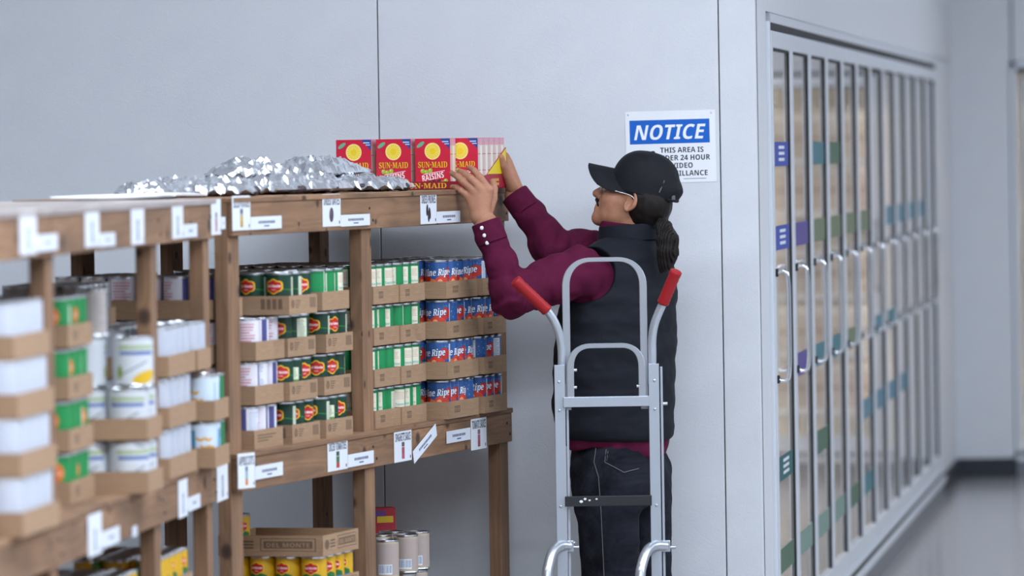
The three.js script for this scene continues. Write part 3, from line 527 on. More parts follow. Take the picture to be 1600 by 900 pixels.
for (const [x0, x1, y0, y1, e] of [[58, 90, 366, 392, 'top'], [156, 180, 364, 385, 'top'], [287, 308, 350, 371, 'top'], [346, 352, 339, 358, 'top'], [160, 187, 826, 852, 'middle'], [294, 313, 774, 796, 'middle'], [207, 214, 822, 838, 'middle']])
  shelfCard(UB, x0, x1, y0, y1, stripPlain, 'name_strip', `blurred white name strip on the ${e} edge of the angled shelf`, 'label strip', `name strips on the ${e} edge of the angled shelf`, 0, 0, TF + 0.002);

// ---------------------------------------------------------------- notice sign
{
  const tex = canvasTex(1024, 808, (g, w, h) => {
    g.fillStyle = '#eef0f4'; g.fillRect(0, 0, w, h); g.fillStyle = '#0a62c4'; g.fillRect(46, 96, 916, 270);
    g.save(); g.translate(504, 232); g.transform(1, 0, -0.22, 1, 0, 0); g.fillStyle = '#f3f5f8'; g.font = `bold 232px ${SANS}`; g.textAlign = 'center'; g.textBaseline = 'middle'; fitText(g, 'NOTICE', 0, 6, 820); g.restore();
    g.fillStyle = '#20242e'; g.textAlign = 'center'; g.font = `bold 82px ${SANS}`; g.textBaseline = 'alphabetic';
    ['THIS AREA IS', 'UNDER 24 HOUR', 'VIDEO', 'SURVEILLANCE'].forEach((t, i) => fitText(g, t, 640, 470 + i * 88, 640));
    g.fillRect(650, 766, 260, 5);
  });
  const Z = 17.06, a = at(972, 174, Z), b = at(1116, 285, Z), w = b.x - a.x, h = a.y - b.y, local = EW.worldToLocal(V3((a.x + b.x) / 2, (a.y + b.y) / 2, -Z));
  const s = thing('notice_sign', 'white and blue notice sign on the grey wall behind the man', 'sign'); s.position.copy(EW.localToWorld(V3(local.x, local.y, 0.0008))); s.rotation.set(0, EW.rotation.y, 0.012);
  mesh('plate', rbox(w, h, 0.0014, 0.0006), paper, s); mesh('print', new THREE.PlaneGeometry(w * 0.99, h * 0.99).translate(0, 0, 0.0009), std({ map: tex, roughness: 0.35 }), s);
  for (const q of [-1, 1]) mesh('rivet', new THREE.SphereGeometry(0.0035, 8, 6).translate(q * w * 0.46, h * 0.46, 0.0005), alu, s);
}
// ---------------------------------------------------------------- on the top boards
{
  const sheets = [[165, 0.30, 0.2], [196, 0.28, 0.14], [250, 0.24, 0.1]];
  const places = ['next to the loose name cards', 'under the bag pile', 'between two other sheets'];
  sheets.forEach(([px, back, turn], i) => {
    const g = new THREE.BoxGeometry(0.36, 0.004 + i * 0.001, 0.28, 12, 1, 8), p = g.attributes.position; for (let k = 0; k < p.count; k++) p.setY(k, p.getY(k) + 0.004 + 0.003 * Math.sin(p.getX(k) * 9 + i) * Math.cos(p.getZ(k) * 12)); g.computeVertexNormals();
    const o = solo('paper_sheet', g, paper, `flat white paper sheet ${['curling up at the end of the top board', 'lying in front of the silver bags', 'half covered by the lowest silver bag'][i]}`, 'paper'); UB.place(o, sl(UB, px, -back) , TOPY + 0.004, -back, turn);
  });
}
// silvery bags of dried fruit
{
  const film = std({ color: lin(0.74, 0.76, 0.80), metalness: 0.8, roughness: 0.2, flatShading: true });
  const dark = std({ color: lin(0.045, 0.032, 0.038), roughness: 0.5 });
  function bagGeo(seed, w, d, h) {
    const nu = 30, nv = 20, pos = [], idx = [], R = (x, y, s) => 1 - Math.abs(noise3.noise(x, y, seed * 7.3 + s));
    for (const side of [1, -1]) for (let j = 0; j <= nv; j++) for (let i = 0; i <= nu; i++) {
      const u = i / nu * 2 - 1, v = j / nv * 2 - 1, e = Math.pow(Math.max(0, (1 - Math.abs(u) ** 3.2) * (1 - Math.abs(v) ** 2.6)), 0.6);
      const cr = (R(u * 2.2, v * 2.2, 0) - 0.6) * 0.75 + (R(u * 4.6, v * 4.6, 3) - 0.6) * 0.5 + noise3.noise(u * 9, v * 9, seed) * 0.22;
      let y = side > 0 ? e * h * (0.72 + cr) + (1 - e) * h * 0.25 : 0.001 + (1 - e) * h * 0.24;
      y += (Math.abs(u) > 0.9 ? 0.006 * Math.sin(v * 14 + seed) : 0);
      pos.push(u * w / 2 * (1 + 0.05 * noise3.noise(v * 2.5, seed, 1)), Math.max(0.0005, y), v * d / 2 * (1 + 0.07 * noise3.noise(u * 2.5, seed, 5)));
    }
    const n = (nu + 1) * (nv + 1);
    for (let s = 0; s < 2; s++) for (let j = 0; j < nv; j++) for (let i = 0; i < nu; i++) { const a = s * n + j * (nu + 1) + i, b = a + 1, c = a + nu + 1, e = c + 1; s ? idx.push(a, b, c, b, e, c) : idx.push(a, c, b, b, c, e); }
    const g = new THREE.BufferGeometry(); g.setAttribute('position', new THREE.Float32BufferAttribute(pos, 3)); g.setIndex(idx); const f = g.toNonIndexed(); f.computeVertexNormals(); f.setAttribute('uv', new THREE.BufferAttribute(new Float32Array(f.attributes.position.count * 2), 2)); return f;
  }
  function prunes(seed, w, d, h) { const r = rng(seed + 5), out = []; for (let i = 0; i < 34; i++) { const a = r() * 6.28, k = Math.sqrt(r()); out.push(new THREE.SphereGeometry(1, 7, 5).scale(0.018 + r() * 0.01, 0.009 + r() * 0.005, 0.016 + r() * 0.008).translate(Math.cos(a) * k * w * 0.5, 0.011 + r() * h * 0.12, Math.sin(a) * k * d * 0.5)); } return merge(out); }
  const looks = ['flat silver bag at the thin end of the pile', 'silver bag lying behind the flat one', 'silver bag against the shelf front with dark fruit showing', 'crumpled silver bag topping the taller heap', 'silver bag squeezed between the two heaps', 'wide silver bag under the pale heap', 'pale crumpled silver bag topping the second heap', 'silver bag leaning towards the red boxes', 'small dark silver bag touching the red tray', 'silver bag under the taller heap', 'silver bag folded across the middle of the pile', 'silver bag deep at the back of the pile'];
  const list = [ // px of its middle, t, level, width, depth, height, turn
    [232, -0.40, 0, 0.24, 0.17, 0.042, 0.3], [290, -0.34, 0, 0.26, 0.2, 0.05, -0.4], [352, -0.16, 0, 0.30, 0.2, 0.05, 0.25], [392, -0.28, 1, 0.26, 0.2, 0.055, 0.6], [438, -0.16, 0, 0.28, 0.2, 0.055, -0.3], [492, -0.14, 0, 0.28, 0.2, 0.055, 0.15], [498, -0.26, 1, 0.30, 0.22, 0.058, -0.2], [556, -0.16, 0, 0.27, 0.2, 0.05, 0.35], [606, -0.10, 0, 0.2, 0.15, 0.04, 0.1], [372, -0.36, 0, 0.3, 0.22, 0.055, -0.2], [440, -0.34, 0, 0.3, 0.22, 0.06, 0.5], [506, -0.40, 0, 0.3, 0.2, 0.06, 0.1],
  ];
  list.forEach(([px, t, lev, w, d, h, turn], i) => {
    const b = thing('fruit_bag', looks[i], 'bag', 'silver fruit bags on the top board'); UA.place(b, sl(UA, px, t) + (i === 0 ? 0 : 0), TOPY + 0.0005 + lev * 0.043, t, turn);
    mesh('film', bagGeo(i + 1, w, d, h), film, b); mesh('fruit', prunes(i, w * 0.9, d * 0.9, h), dark, b);
  });
}
// raisin boxes in their display tray
const RT = { f: null };
{
  const front = canvasTex(384, 512, (g, w, h) => {
    g.fillStyle = '#cf1f3c'; g.fillRect(0, 0, w, h);
    g.fillStyle = '#f6e08a'; g.beginPath(); g.arc(w / 2, 130, 88, 0, 7); g.fill(); g.fillStyle = '#f3cf1c'; g.beginPath(); g.arc(w / 2, 130, 74, 0, 7); g.fill();
    g.strokeStyle = '#f8e9a0'; g.lineWidth = 5; for (let i = 0; i < 18; i++) { const a = i / 18 * 6.283; g.beginPath(); g.moveTo(w / 2 + 34 * Math.cos(a), 130 + 34 * Math.sin(a)); g.lineTo(w / 2 + 72 * Math.cos(a), 130 + 72 * Math.sin(a)); g.stroke(); }
    g.fillStyle = '#274a92'; g.beginPath(); g.moveTo(272, 0); g.lineTo(w, 0); g.lineTo(w, 110); g.fill(); g.fillStyle = '#c9d6ea'; g.fillRect(300, 26, 70, 12); g.fillRect(326, 50, 50, 10);
    g.save(); g.translate(60, 60); g.rotate(-0.6); g.fillStyle = '#6fae8a'; g.beginPath(); g.ellipse(0, 0, 50, 20, 0, 0, 7); g.fill(); g.restore();
    g.textAlign = 'center'; g.font = `bold 86px serif`; g.lineWidth = 8; g.strokeStyle = '#8c1420'; fitText(g, 'SUN·MAID', w / 2, 300, 330, true); g.fillStyle = '#f5c421'; fitText(g, 'SUN·MAID', w / 2, 300, 330);
    for (const [x, y] of [[80, 335], [120, 345], [165, 330], [300, 460], [335, 440], [310, 490], [350, 485], [60, 490], [100, 500]]) fruit(g, x, y, 24, '#a9bd3c', '#dfe58c');
    const r = rng(8); for (let i = 0; i < 60; i++) { g.fillStyle = ['#4a2a2c', '#5f3a36', '#38202a'][i % 3]; g.beginPath(); g.ellipse(130 + r() * 150, 430 + r() * 70, 12, 8, r() * 3, 0, 7); g.fill(); }
    g.save(); g.translate(w / 2, 395); g.rotate(-0.16); g.fillStyle = '#f6f2f0'; g.font = `bold 84px ${SANS}`; fitText(g, 'RAISINS', 0, 28, 250); g.fillRect(-100, -44, 240, 6); g.restore();
  });
  const spine = canvasTex(128, 512, (g, w, h) => { g.fillStyle = '#dcc9bf'; g.fillRect(0, 0, w, h); g.fillStyle = '#d8a0ac'; g.fillRect(0, 0, w, 70); g.fillStyle = '#b9655f'; g.fillRect(0, 160, w, 8); g.fillRect(0, 330, w, 8); g.fillRect(20, 0, 5, h); g.fillStyle = '#efe4d6'; g.fillRect(60, 80, 40, 400); });
  const red = std({ color: 0xc61f3a, roughness: 0.4 }), fm = std({ map: front, roughness: 0.38 }), sm = std({ map: spine, roughness: 0.5 });
  const W = 0.113, H = 0.152, T = 0.05, bodyG = rbox(W, H, T, 0.0012, 0, H / 2, -T / 2), fG = new THREE.PlaneGeometry(W * 0.99, H * 0.99).translate(0, H / 2, 0.0004), sG = new THREE.PlaneGeometry(T * 0.98, H * 0.99).rotateY(Math.PI / 2).translate(W / 2 + 0.0004, H / 2, -T / 2);
  // local frame of the tray: x to the aisle, z towards the camera; origin at its front corner by the aisle
  const o = new THREE.Object3D(), c = at(740, 292, 16.55); o.position.set(c.x, TOPY, c.z); o.rotation.y = -18.5 * D; o.updateMatrixWorld(true); RT.f = o;
  const put = (g, x, y, z) => { g.position.copy(V3(x, y, z).applyMatrix4(o.matrixWorld)); g.rotation.y = o.rotation.y; return g; };
  const tr = thing('display_tray', 'red cardboard display tray holding the raisin boxes', 'tray'); put(tr, 0, 0.0005, 0);
  const cm = std({ color: 0xa51a30, roughness: 0.5 }), TW = 0.478, TD = 0.315, t = 0.003;
  mesh('shell', merge([box(TW, t, TD, -TW / 2, t / 2, -TD / 2), box(TW, 0.12, t, -TW / 2, 0.06, -TD + t / 2), box(t, 0.04, TD, -TW + t / 2, 0.02, -TD / 2)]), cm, tr);
  const lip = canvasTex(1024, 64, (g, w, h) => { g.fillStyle = '#8e1226'; g.fillRect(0, 0, w, h); g.fillStyle = '#e2b02a'; g.font = `bold 60px serif`; g.textAlign = 'center'; g.textBaseline = 'middle'; fitText(g, 'SUN·MAID', 690, 34, 300); });
  mesh('front_lip', box(TW, 0.024, t, -TW / 2, 0.012, -t / 2), std({ map: lip, roughness: 0.5 }), tr);
  const sh = new THREE.Shape(); sh.moveTo(0, 0); sh.lineTo(TD, 0); sh.lineTo(TD, 0.125); sh.lineTo(TD * 0.42, 0.042); sh.lineTo(0, 0.03); sh.closePath();
  const sideP = mesh('end_panel', new THREE.ExtrudeGeometry(sh, { depth: t, bevelEnabled: false }).rotateY(Math.PI / 2).translate(0, 0, 0), cm, tr); sideP.position.set(-t, 0, 0);
  const tri = new THREE.Shape(); tri.moveTo(TD * 0.42, 0.044); tri.lineTo(TD - 0.003, 0.044); tri.lineTo(TD - 0.003, 0.122); tri.closePath();
  mesh('yellow_print', new THREE.ExtrudeGeometry(tri, { depth: 0.0006, bevelEnabled: false }).rotateY(Math.PI / 2).translate(t, 0, 0), std({ color: 0xe6cb12, roughness: 0.5 }), sideP);
  mesh('weight_print', merge([box(0.0006, 0.008, 0.06, t + 0.0005, 0.026, -0.21), box(0.0006, 0.008, 0.06, t + 0.0005, 0.013, -0.21)]), std({ color: 0xd09a3c, roughness: 0.5 }), sideP);
  const raisin = (x, z, label, group) => { const b = thing('raisin_box', label, 'box', group); put(b, x, 0.004, z); mesh('carton', bodyG, red, b); mesh('front_print', fG, fm, b); mesh('spine_print', sG, sm, b); };
  raisin(-0.132, -0.004, 'red raisin box standing forward beside the near hand'); raisin(-0.259, -0.004, 'red raisin box between the forward box and the half hidden one'); raisin(-0.388, -0.004, 'red raisin box half hidden behind the silver bags');
  for (let k = 0; k < 5; k++) raisin(-0.061, -0.057 - k * 0.0507, k ? 'red raisin box in the row along the tray end' : 'red raisin box whose front is covered by fingers', k ? 'raisin boxes along the tray end' : null);
  for (const x of [-0.177, -0.293, -0.409]) raisin(x, -0.057, 'red raisin box standing behind the front row', 'raisin boxes behind the front row');
}

// ---------------------------------------------------------------- hand truck
{
  const Z = 16.15, base = at(950, 700, Z); base.y = 0;
  const t = thing('hand_truck', 'grey metal hand truck with red grips standing behind the man', 'hand truck'); t.position.copy(base);
  const P = (px, py, dz = 0) => at(px, py, Z).sub(base).add(V3(0, 0, dz));
  const steel = std({ color: lin(0.50, 0.54, 0.60), metalness: 0.55, roughness: 0.36 }), bright = std({ color: lin(0.50, 0.53, 0.57), metalness: 0.7, roughness: 0.32 });
  const black = std({ color: lin(0.015, 0.016, 0.02), roughness: 0.45 }), redGrip = phys({ color: lin(0.33, 0.012, 0.016), roughness: 0.45, specularIntensity: 0.6 });
  // two rails: open channels from the floor up
  const rl = [P(874, 570), P(1021, 568)];
  rl.forEach((p, i) => {
    const s = i ? 1 : -1, top = p.y, w = 0.031;
    const g = merge([rbox(w, top - 0.12, 0.004, 0.001, 0, 0, 0.012), rbox(0.003, top - 0.12, 0.026, 0.001, -w / 2 + 0.0015, 0, 0), rbox(0.003, top - 0.12, 0.026, 0.001, w / 2 - 0.0015, 0, 0)]);
    const r = mesh('rail', g, steel, t); r.position.set(p.x + s * 0.0, (top - 0.12) / 2 + 0.12, 0);
    const fl = mesh('flange', rbox(0.007, top - 0.14, 0.02, 0.001), steel, t); fl.position.set(p.x + (i ? 0.023 : 0.022), (top - 0.16) / 2 + 0.14, -0.012);
    for (const y of [top - 0.135, top - 0.42, top - 0.05]) mesh('bolt', new THREE.SphereGeometry(0.0045, 8, 6).scale(1, 1, 0.6).translate(p.x + s * 0.002, y, 0.0145), bright, t);
    mesh('side_bolt', new THREE.CylinderGeometry(0.005, 0.005, 0.016, 8).rotateZ(Math.PI / 2).translate(p.x + (i ? 0.032 : 0.03), i ? top - 0.12 : top - 0.53, -0.01), bright, t);
  });
  // handle tubes and grips
  const tubes = [[P(877, 600), P(878, 565), P(877, 540), P(872, 517, 0.01), P(863, 497, 0.02), P(851, 481, 0.03), P(830, 461, 0.045)], [P(1018, 600), P(1019, 560), P(1019, 530), P(1022, 508, 0.01), P(1029, 488, 0.02), P(1037, 470, 0.03), P(1046, 447, 0.045)]];
  tubes.forEach((pts) => mesh('handle_tube', tube(pts, 0.0125, 50, 12), steel, t));
  const gr = [[P(855, 485, 0.028), P(804, 437, 0.06)], [P(1035, 474, 0.028), P(1056, 422, 0.06)]];
  gr.forEach(([a, b]) => {
    const L = a.distanceTo(b), prof = [[0.0, 0], [0.017, 0], [0.0185, 0.004], [0.0175, 0.01]]; for (let i = 1; i < 14; i++) prof.push([0.0172 + (i % 2) * 0.0009, 0.01 + (L - 0.02) * i / 14]); prof.push([0.0185, L - 0.008], [0.018, L - 0.002], [0.014, L], [0, L]);
    const g = new THREE.LatheGeometry(prof.map((q) => new THREE.Vector2(...q)), 20), m = mesh('grip', g, redGrip, t); m.position.copy(a); m.quaternion.setFromUnitVectors(V3(0, 1, 0), b.clone().sub(a).normalize());
  });
  // arched loops: broad at the sides, thin across the top
  const arch = (xl, xr, yt, yb, side, top, rad, zz) => {
    const A = P(xl, yb), B = P(xr, yt), w = B.x - A.x, h = B.y - A.y, s = new THREE.Shape();
    s.moveTo(0, 0); s.lineTo(0, h - rad); s.bezierCurveTo(0, h - rad * 0.4, rad * 0.4, h, rad, h); s.lineTo(w - rad, h); s.bezierCurveTo(w - rad * 0.4, h, w, h - rad * 0.4, w, h - rad); s.lineTo(w, 0); s.lineTo(w - side, 0); s.lineTo(w - side, h - rad);
    s.bezierCurveTo(w - side, h - rad * 0.45, w - rad * 0.45 - side * 0.3, h - top, w - rad, h - top); s.lineTo(rad, h - top); s.bezierCurveTo(rad * 0.45 + side * 0.3, h - top, side, h - rad * 0.45, side, h - rad); s.lineTo(side, 0); s.closePath();
    const m = mesh('loop', new THREE.ExtrudeGeometry(s, { depth: 0.014, bevelEnabled: true, bevelSize: 0.0015, bevelThickness: 0.0015, bevelSegments: 1, curveSegments: 14 }), bright, t); m.position.set(A.x, A.y, zz);
  };
  arch(882, 1009, 402, 640, 0.019, 0.010, 0.085, -0.02); arch(887, 1007, 536, 620, 0.018, 0.011, 0.07, 0.001);
  const bar = (x0, x1, y0, y1, m, name, z) => { const a = P(x0, y1), b = P(x1, y0); const o = mesh(name, rbox(b.x - a.x, b.y - a.y, 0.012, 0.002), m, t); o.position.set((a.x + b.x) / 2, (a.y + b.y) / 2, z); return o; };
  bar(880, 1014, 618, 636, steel, 'crossbar', 0.016); const blackBar = bar(883, 1018, 773, 791, black, 'crossbar', 0.016);
  for (const [px, py, s] of [[908, 783, 1], [914, 779, 0.8], [921, 781, 0.6], [932, 779, 0.6]]) { const m = mesh('paint_chip', new THREE.SphereGeometry(0.006 * s, 7, 5).scale(1, 0.7, 0.06), paper, blackBar); m.position.copy(P(px, py)).sub(blackBar.position).setZ(0.0062); }
  for (const [px, py] of [[896, 578], [896, 605], [1000, 603]]) mesh('bolt', new THREE.CylinderGeometry(0.0045, 0.0045, 0.02, 8).rotateZ(Math.PI / 2).translate(P(px, py).x, P(px, py).y, 0.012), bright, t);
  // curved wheel brackets, axle, wheels and toe plate
  const br = [[P(889, 853), P(875, 852, 0.02), P(864, 860, 0.05), P(857, 880, 0.08), P(854, 905, 0.1), P(854, 1000, 0.12)], [P(1040, 853), P(1022, 852, 0.02), P(1010, 860, 0.05), P(1002, 880, 0.08), P(999, 905, 0.1), P(999, 1000, 0.12)]];
  br.forEach((pts, i) => { const g = tube(pts, 0.0155, 60, 12); mesh('wheel_bracket', g, bright, t); const c = mesh('bracket_end', rbox(0.036, 0.034, 0.02, 0.003), bright, t); c.position.copy(pts[0]).add(V3(-0.004, 0, 0)); mesh('bolt', new THREE.CylinderGeometry(0.0045, 0.0045, 0.024, 8).rotateZ(Math.PI / 2).translate(pts[0].x + 0.018, pts[0].y - 0.004, 0), bright, t); });
  mesh('axle', new THREE.CylinderGeometry(0.009, 0.009, 0.44, 12).rotateZ(Math.PI / 2).translate((rl[0].x + rl[1].x) / 2, 0.125, 0.11), steel, t);
  for (const s of [-1, 1]) { const w = mesh('wheel', new THREE.LatheGeometry([[0.02, -0.02], [0.08, -0.022], [0.118, -0.026], [0.125, -0.012], [0.125, 0.012], [0.118, 0.026], [0.08, 0.022], [0.02, 0.02]].map((q) => new THREE.Vector2(...q)), 28).rotateZ(Math.PI / 2), rubber, t); w.position.set((rl[0].x + rl[1].x) / 2 + s * 0.2, 0.125, 0.11); mesh('hub', new THREE.CylinderGeometry(0.06, 0.06, 0.03, 20).rotateZ(Math.PI / 2), steel, w); }
  mesh('axle_plate', rbox(0.20, 0.06, 0.006, 0.002, (rl[0].x + rl[1].x) / 2, 0.14, 0.02), steel, t);
  mesh('toe_plate', rbox(0.36, 0.006, 0.2, 0.002, (rl[0].x + rl[1].x) / 2, 0.004, -0.08), steel, t);
  mesh('toe_upright', rbox(0.30, 0.16, 0.006, 0.002, (rl[0].x + rl[1].x) / 2, 0.082, 0.017), steel, t);
}

// ---------------------------------------------------------------- the man
const smin = (a, b, k) => { const h = Math.max(k - Math.abs(a - b), 0) / k; return Math.min(a, b) - h * h * k * 0.25; };
const smax = (a, b, k) => -smin(-a, -b, k);
function cap3(a, b, ra, rb) { const ax = a.x, ay = a.y, az = a.z, dx = b.x - ax, dy = b.y - ay, dz = b.z - az, L = dx * dx + dy * dy + dz * dz || 1e-9; return (x, y, z) => { const px = x - ax, py = y - ay, pz = z - az; let h = (px * dx + py * dy + pz * dz) / L; h = h < 0 ? 0 : h > 1 ? 1 : h; return Math.hypot(px - dx * h, py - dy * h, pz - dz * h) - (ra + (rb - ra) * h); }; }
// surface of a distance field by surface nets
function nets(f, lo, hi, cell) {
  const nx = Math.ceil((hi.x - lo.x) / cell) + 1, ny = Math.ceil((hi.y - lo.y) / cell) + 1, nz = Math.ceil((hi.z - lo.z) / cell) + 1;
  const v = new Float32Array(nx * ny * nz); let q = 0;
  for (let k = 0; k < nz; k++) for (let j = 0; j < ny; j++) for (let i = 0; i < nx; i++) v[q++] = f(lo.x + i * cell, lo.y + j * cell, lo.z + k * cell);
  const id = new Int32Array(nx * ny * nz).fill(-1), pos = [], idx = [], off = [0, 1, nx, nx + 1, nx * ny, nx * ny + 1, nx * ny + nx, nx * ny + nx + 1];
  const E = [[0, 1], [2, 3], [4, 5], [6, 7], [0, 2], [1, 3], [4, 6], [5, 7], [0, 4], [1, 5], [2, 6], [3, 7]];
  for (let k = 0; k < nz - 1; k++) for (let j = 0; j < ny - 1; j++) for (let i = 0; i < nx - 1; i++) {
    const b = i + nx * (j + ny * k); let m = 0; for (let c = 0; c < 8; c++) if (v[b + off[c]] < 0) m |= 1 << c; if (m === 0 || m === 255) continue;
    let sx = 0, sy = 0, sz = 0, n = 0;
    for (const [a, c] of E) { const va = v[b + off[a]], vc = v[b + off[c]]; if ((va < 0) === (vc < 0)) continue; const t = va / (va - vc); sx += (a & 1) + ((c & 1) - (a & 1)) * t; sy += ((a >> 1) & 1) + (((c >> 1) & 1) - ((a >> 1) & 1)) * t; sz += (a >> 2) + ((c >> 2) - (a >> 2)) * t; n++; }
    id[b] = pos.length / 3; pos.push(lo.x + (i + sx / n) * cell, lo.y + (j + sy / n) * cell, lo.z + (k + sz / n) * cell);
  }
  const quad = (a, b, c, d, flip) => { if (a < 0 || b < 0 || c < 0 || d < 0) return; flip ? idx.push(a, c, b, a, d, c) : idx.push(a, b, c, a, c, d); };
  for (let k = 1; k < nz - 1; k++) for (let j = 1; j < ny - 1; j++) for (let i = 1; i < nx - 1; i++) {
    const b = i + nx * (j + ny * k), s = v[b] < 0;
    if (s !== v[b + 1] < 0) quad(id[b], id[b - nx], id[b - nx - nx * ny], id[b - nx * ny], s ? true : false);
    if (s !== v[b + nx] < 0) quad(id[b], id[b - nx * ny], id[b - nx * ny - 1], id[b - 1], s ? true : false);
    if (s !== v[b + nx * ny] < 0) quad(id[b], id[b - 1], id[b - 1 - nx], id[b - nx], s ? true : false);
  }
  const g = new THREE.BufferGeometry(); g.setAttribute('position', new THREE.Float32BufferAttribute(pos, 3)); g.setIndex(idx); g.computeVertexNormals();
  const uv = new Float32Array(pos.length / 3 * 2); for (let i = 0; i < pos.length / 3; i++) { uv[2 * i] = (pos[3 * i] + pos[3 * i + 2]) / 0.4; uv[2 * i + 1] = pos[3 * i + 1] / 0.4; } g.setAttribute('uv', new THREE.BufferAttribute(uv, 2));
  return g;
}
const table = (rows) => (y) => { let i = 0; while (i < rows.length - 2 && y > rows[i + 1][0]) i++; const a = rows[i], b = rows[i + 1], t = clamp((y - a[0]) / (b[0] - a[0])), s = t * t * (3 - 2 * t); return a.map((q, k) => q + (b[k] - q) * (k ? s * 0.5 + t * 0.5 : t)); };
// stacked ellipses: rows of [y, centre x, centre z, half depth, half width]
function loft(rows, yaw, grow = 0) {
  const T = table(rows), y0 = rows[0][0], y1 = rows[rows.length - 1][0], c = Math.cos(yaw), s = Math.sin(yaw); let ly = NaN, R = null;
  return (x, y, z) => { if (y !== ly) { R = T(clamp(y, y0, y1)); ly = y; } const dx = x - R[1], dz = z - R[2], f = -dx * c - dz * s, l = -dx * s + dz * c, a = R[3] + grow, b = R[4] + grow; const k = Math.hypot(f / a, l / b), d = (k - 1) * Math.min(a, b) * (k < 1 ? 1 : 0.9); return Math.max(d, y0 - grow - y, y - y1 - grow); };
}
const ZB = 16.72, MAN = {};
const jt = { neck: at(984, 366, ZB), head: at(990, 316, ZB), lsh: at(906, 424, 16.55), lel: at(800, 462, 16.44), lwr: at(760, 350, 16.45), rsh: at(955, 398, 16.88), rel: at(866, 388, 16.84), rwr: at(806, 306, 16.87), lhip: at(947, 740, 16.63), lkn: at(956, 930, 16.62), rhip: at(1000, 740, 16.84), rkn: at(1006, 930, 16.86) };
const YAW = 35 * D;
const X = (px, py) => at(px, py, ZB).x, Yp = (px, py) => at(px, py, ZB).y;
const torsoRows = [[0.70, X(965, 740), -ZB, 0.135, 0.175], [0.80, X(964, 718), -ZB, 0.142, 0.186], [0.86, X(962, 688), -ZB, 0.152, 0.195], [0.953, X(959, 640), -ZB, 0.158, 0.205], [1.11, X(961, 560), -ZB, 0.158, 0.208], [1.267, X(965, 480), -ZB, 0.148, 0.208], [1.366, X(972, 430), -ZB, 0.132, 0.196], [1.42, X(978, 402), -ZB, 0.108, 0.165], [1.465, X(984, 380), -ZB, 0.072, 0.105], [1.50, X(986, 362), -ZB, 0.052, 0.062]];
const man = thing('person', 'man in black vest and cap stocking red boxes on the shelf', 'person');
const MB = V3(X(966, 725), 0, -ZB); man.position.copy(MB);
const local = (g) => g.translate(-MB.x, -MB.y, -MB.z);
const bound = (pts, pad) => { const b = new THREE.Box3(); pts.forEach((p) => b.expandByPoint(p)); b.expandByScalar(pad); return [b.min, b.max]; };
const skinTex = smudge([0.645, 0.445, 0.345], [0.70, 0.50, 0.395], 14, 4.4);
const skin = phys({ map: skinTex, roughness: 0.55, specularIntensity: 0.7 });
const weave = dataTex(256, 256, (u, v) => 0.5 + 0.22 * Math.sin(u * 6.283 * 48) * Math.sin(v * 6.283 * 48) + 0.25 * tnoise(u, v, 60, 60, 3.3));
const shirtMat = phys({ map: smudge([0.31, 0.06, 0.18], [0.355, 0.08, 0.21], 16, 7.7), roughness: 0.85, specularIntensity: 0.35, bumpMap: weave, bumpScale: 0.0004 });
const vestMat = phys({ map: smudge([0.085, 0.095, 0.125], [0.105, 0.115, 0.145], 10, 5.1), roughness: 0.75, specularIntensity: 0.4, bumpMap: weave, bumpScale: 0.0003 });
const jeanMat = phys({ map: smudge([0.07, 0.075, 0.10], [0.17, 0.178, 0.215], 7, 12.3), roughness: 0.9, specularIntensity: 0.3, bumpMap: weave, bumpScale: 0.0006 });
const hairMat = phys({ color: lin(0.012, 0.009, 0.008), roughness: 0.5, specularIntensity: 0.3 });
const capMat = phys({ map: smudge([0.075, 0.08, 0.10], [0.095, 0.10, 0.122], 12, 9.4), roughness: 0.7, specularIntensity: 0.45, bumpMap: weave, bumpScale: 0.0004 });

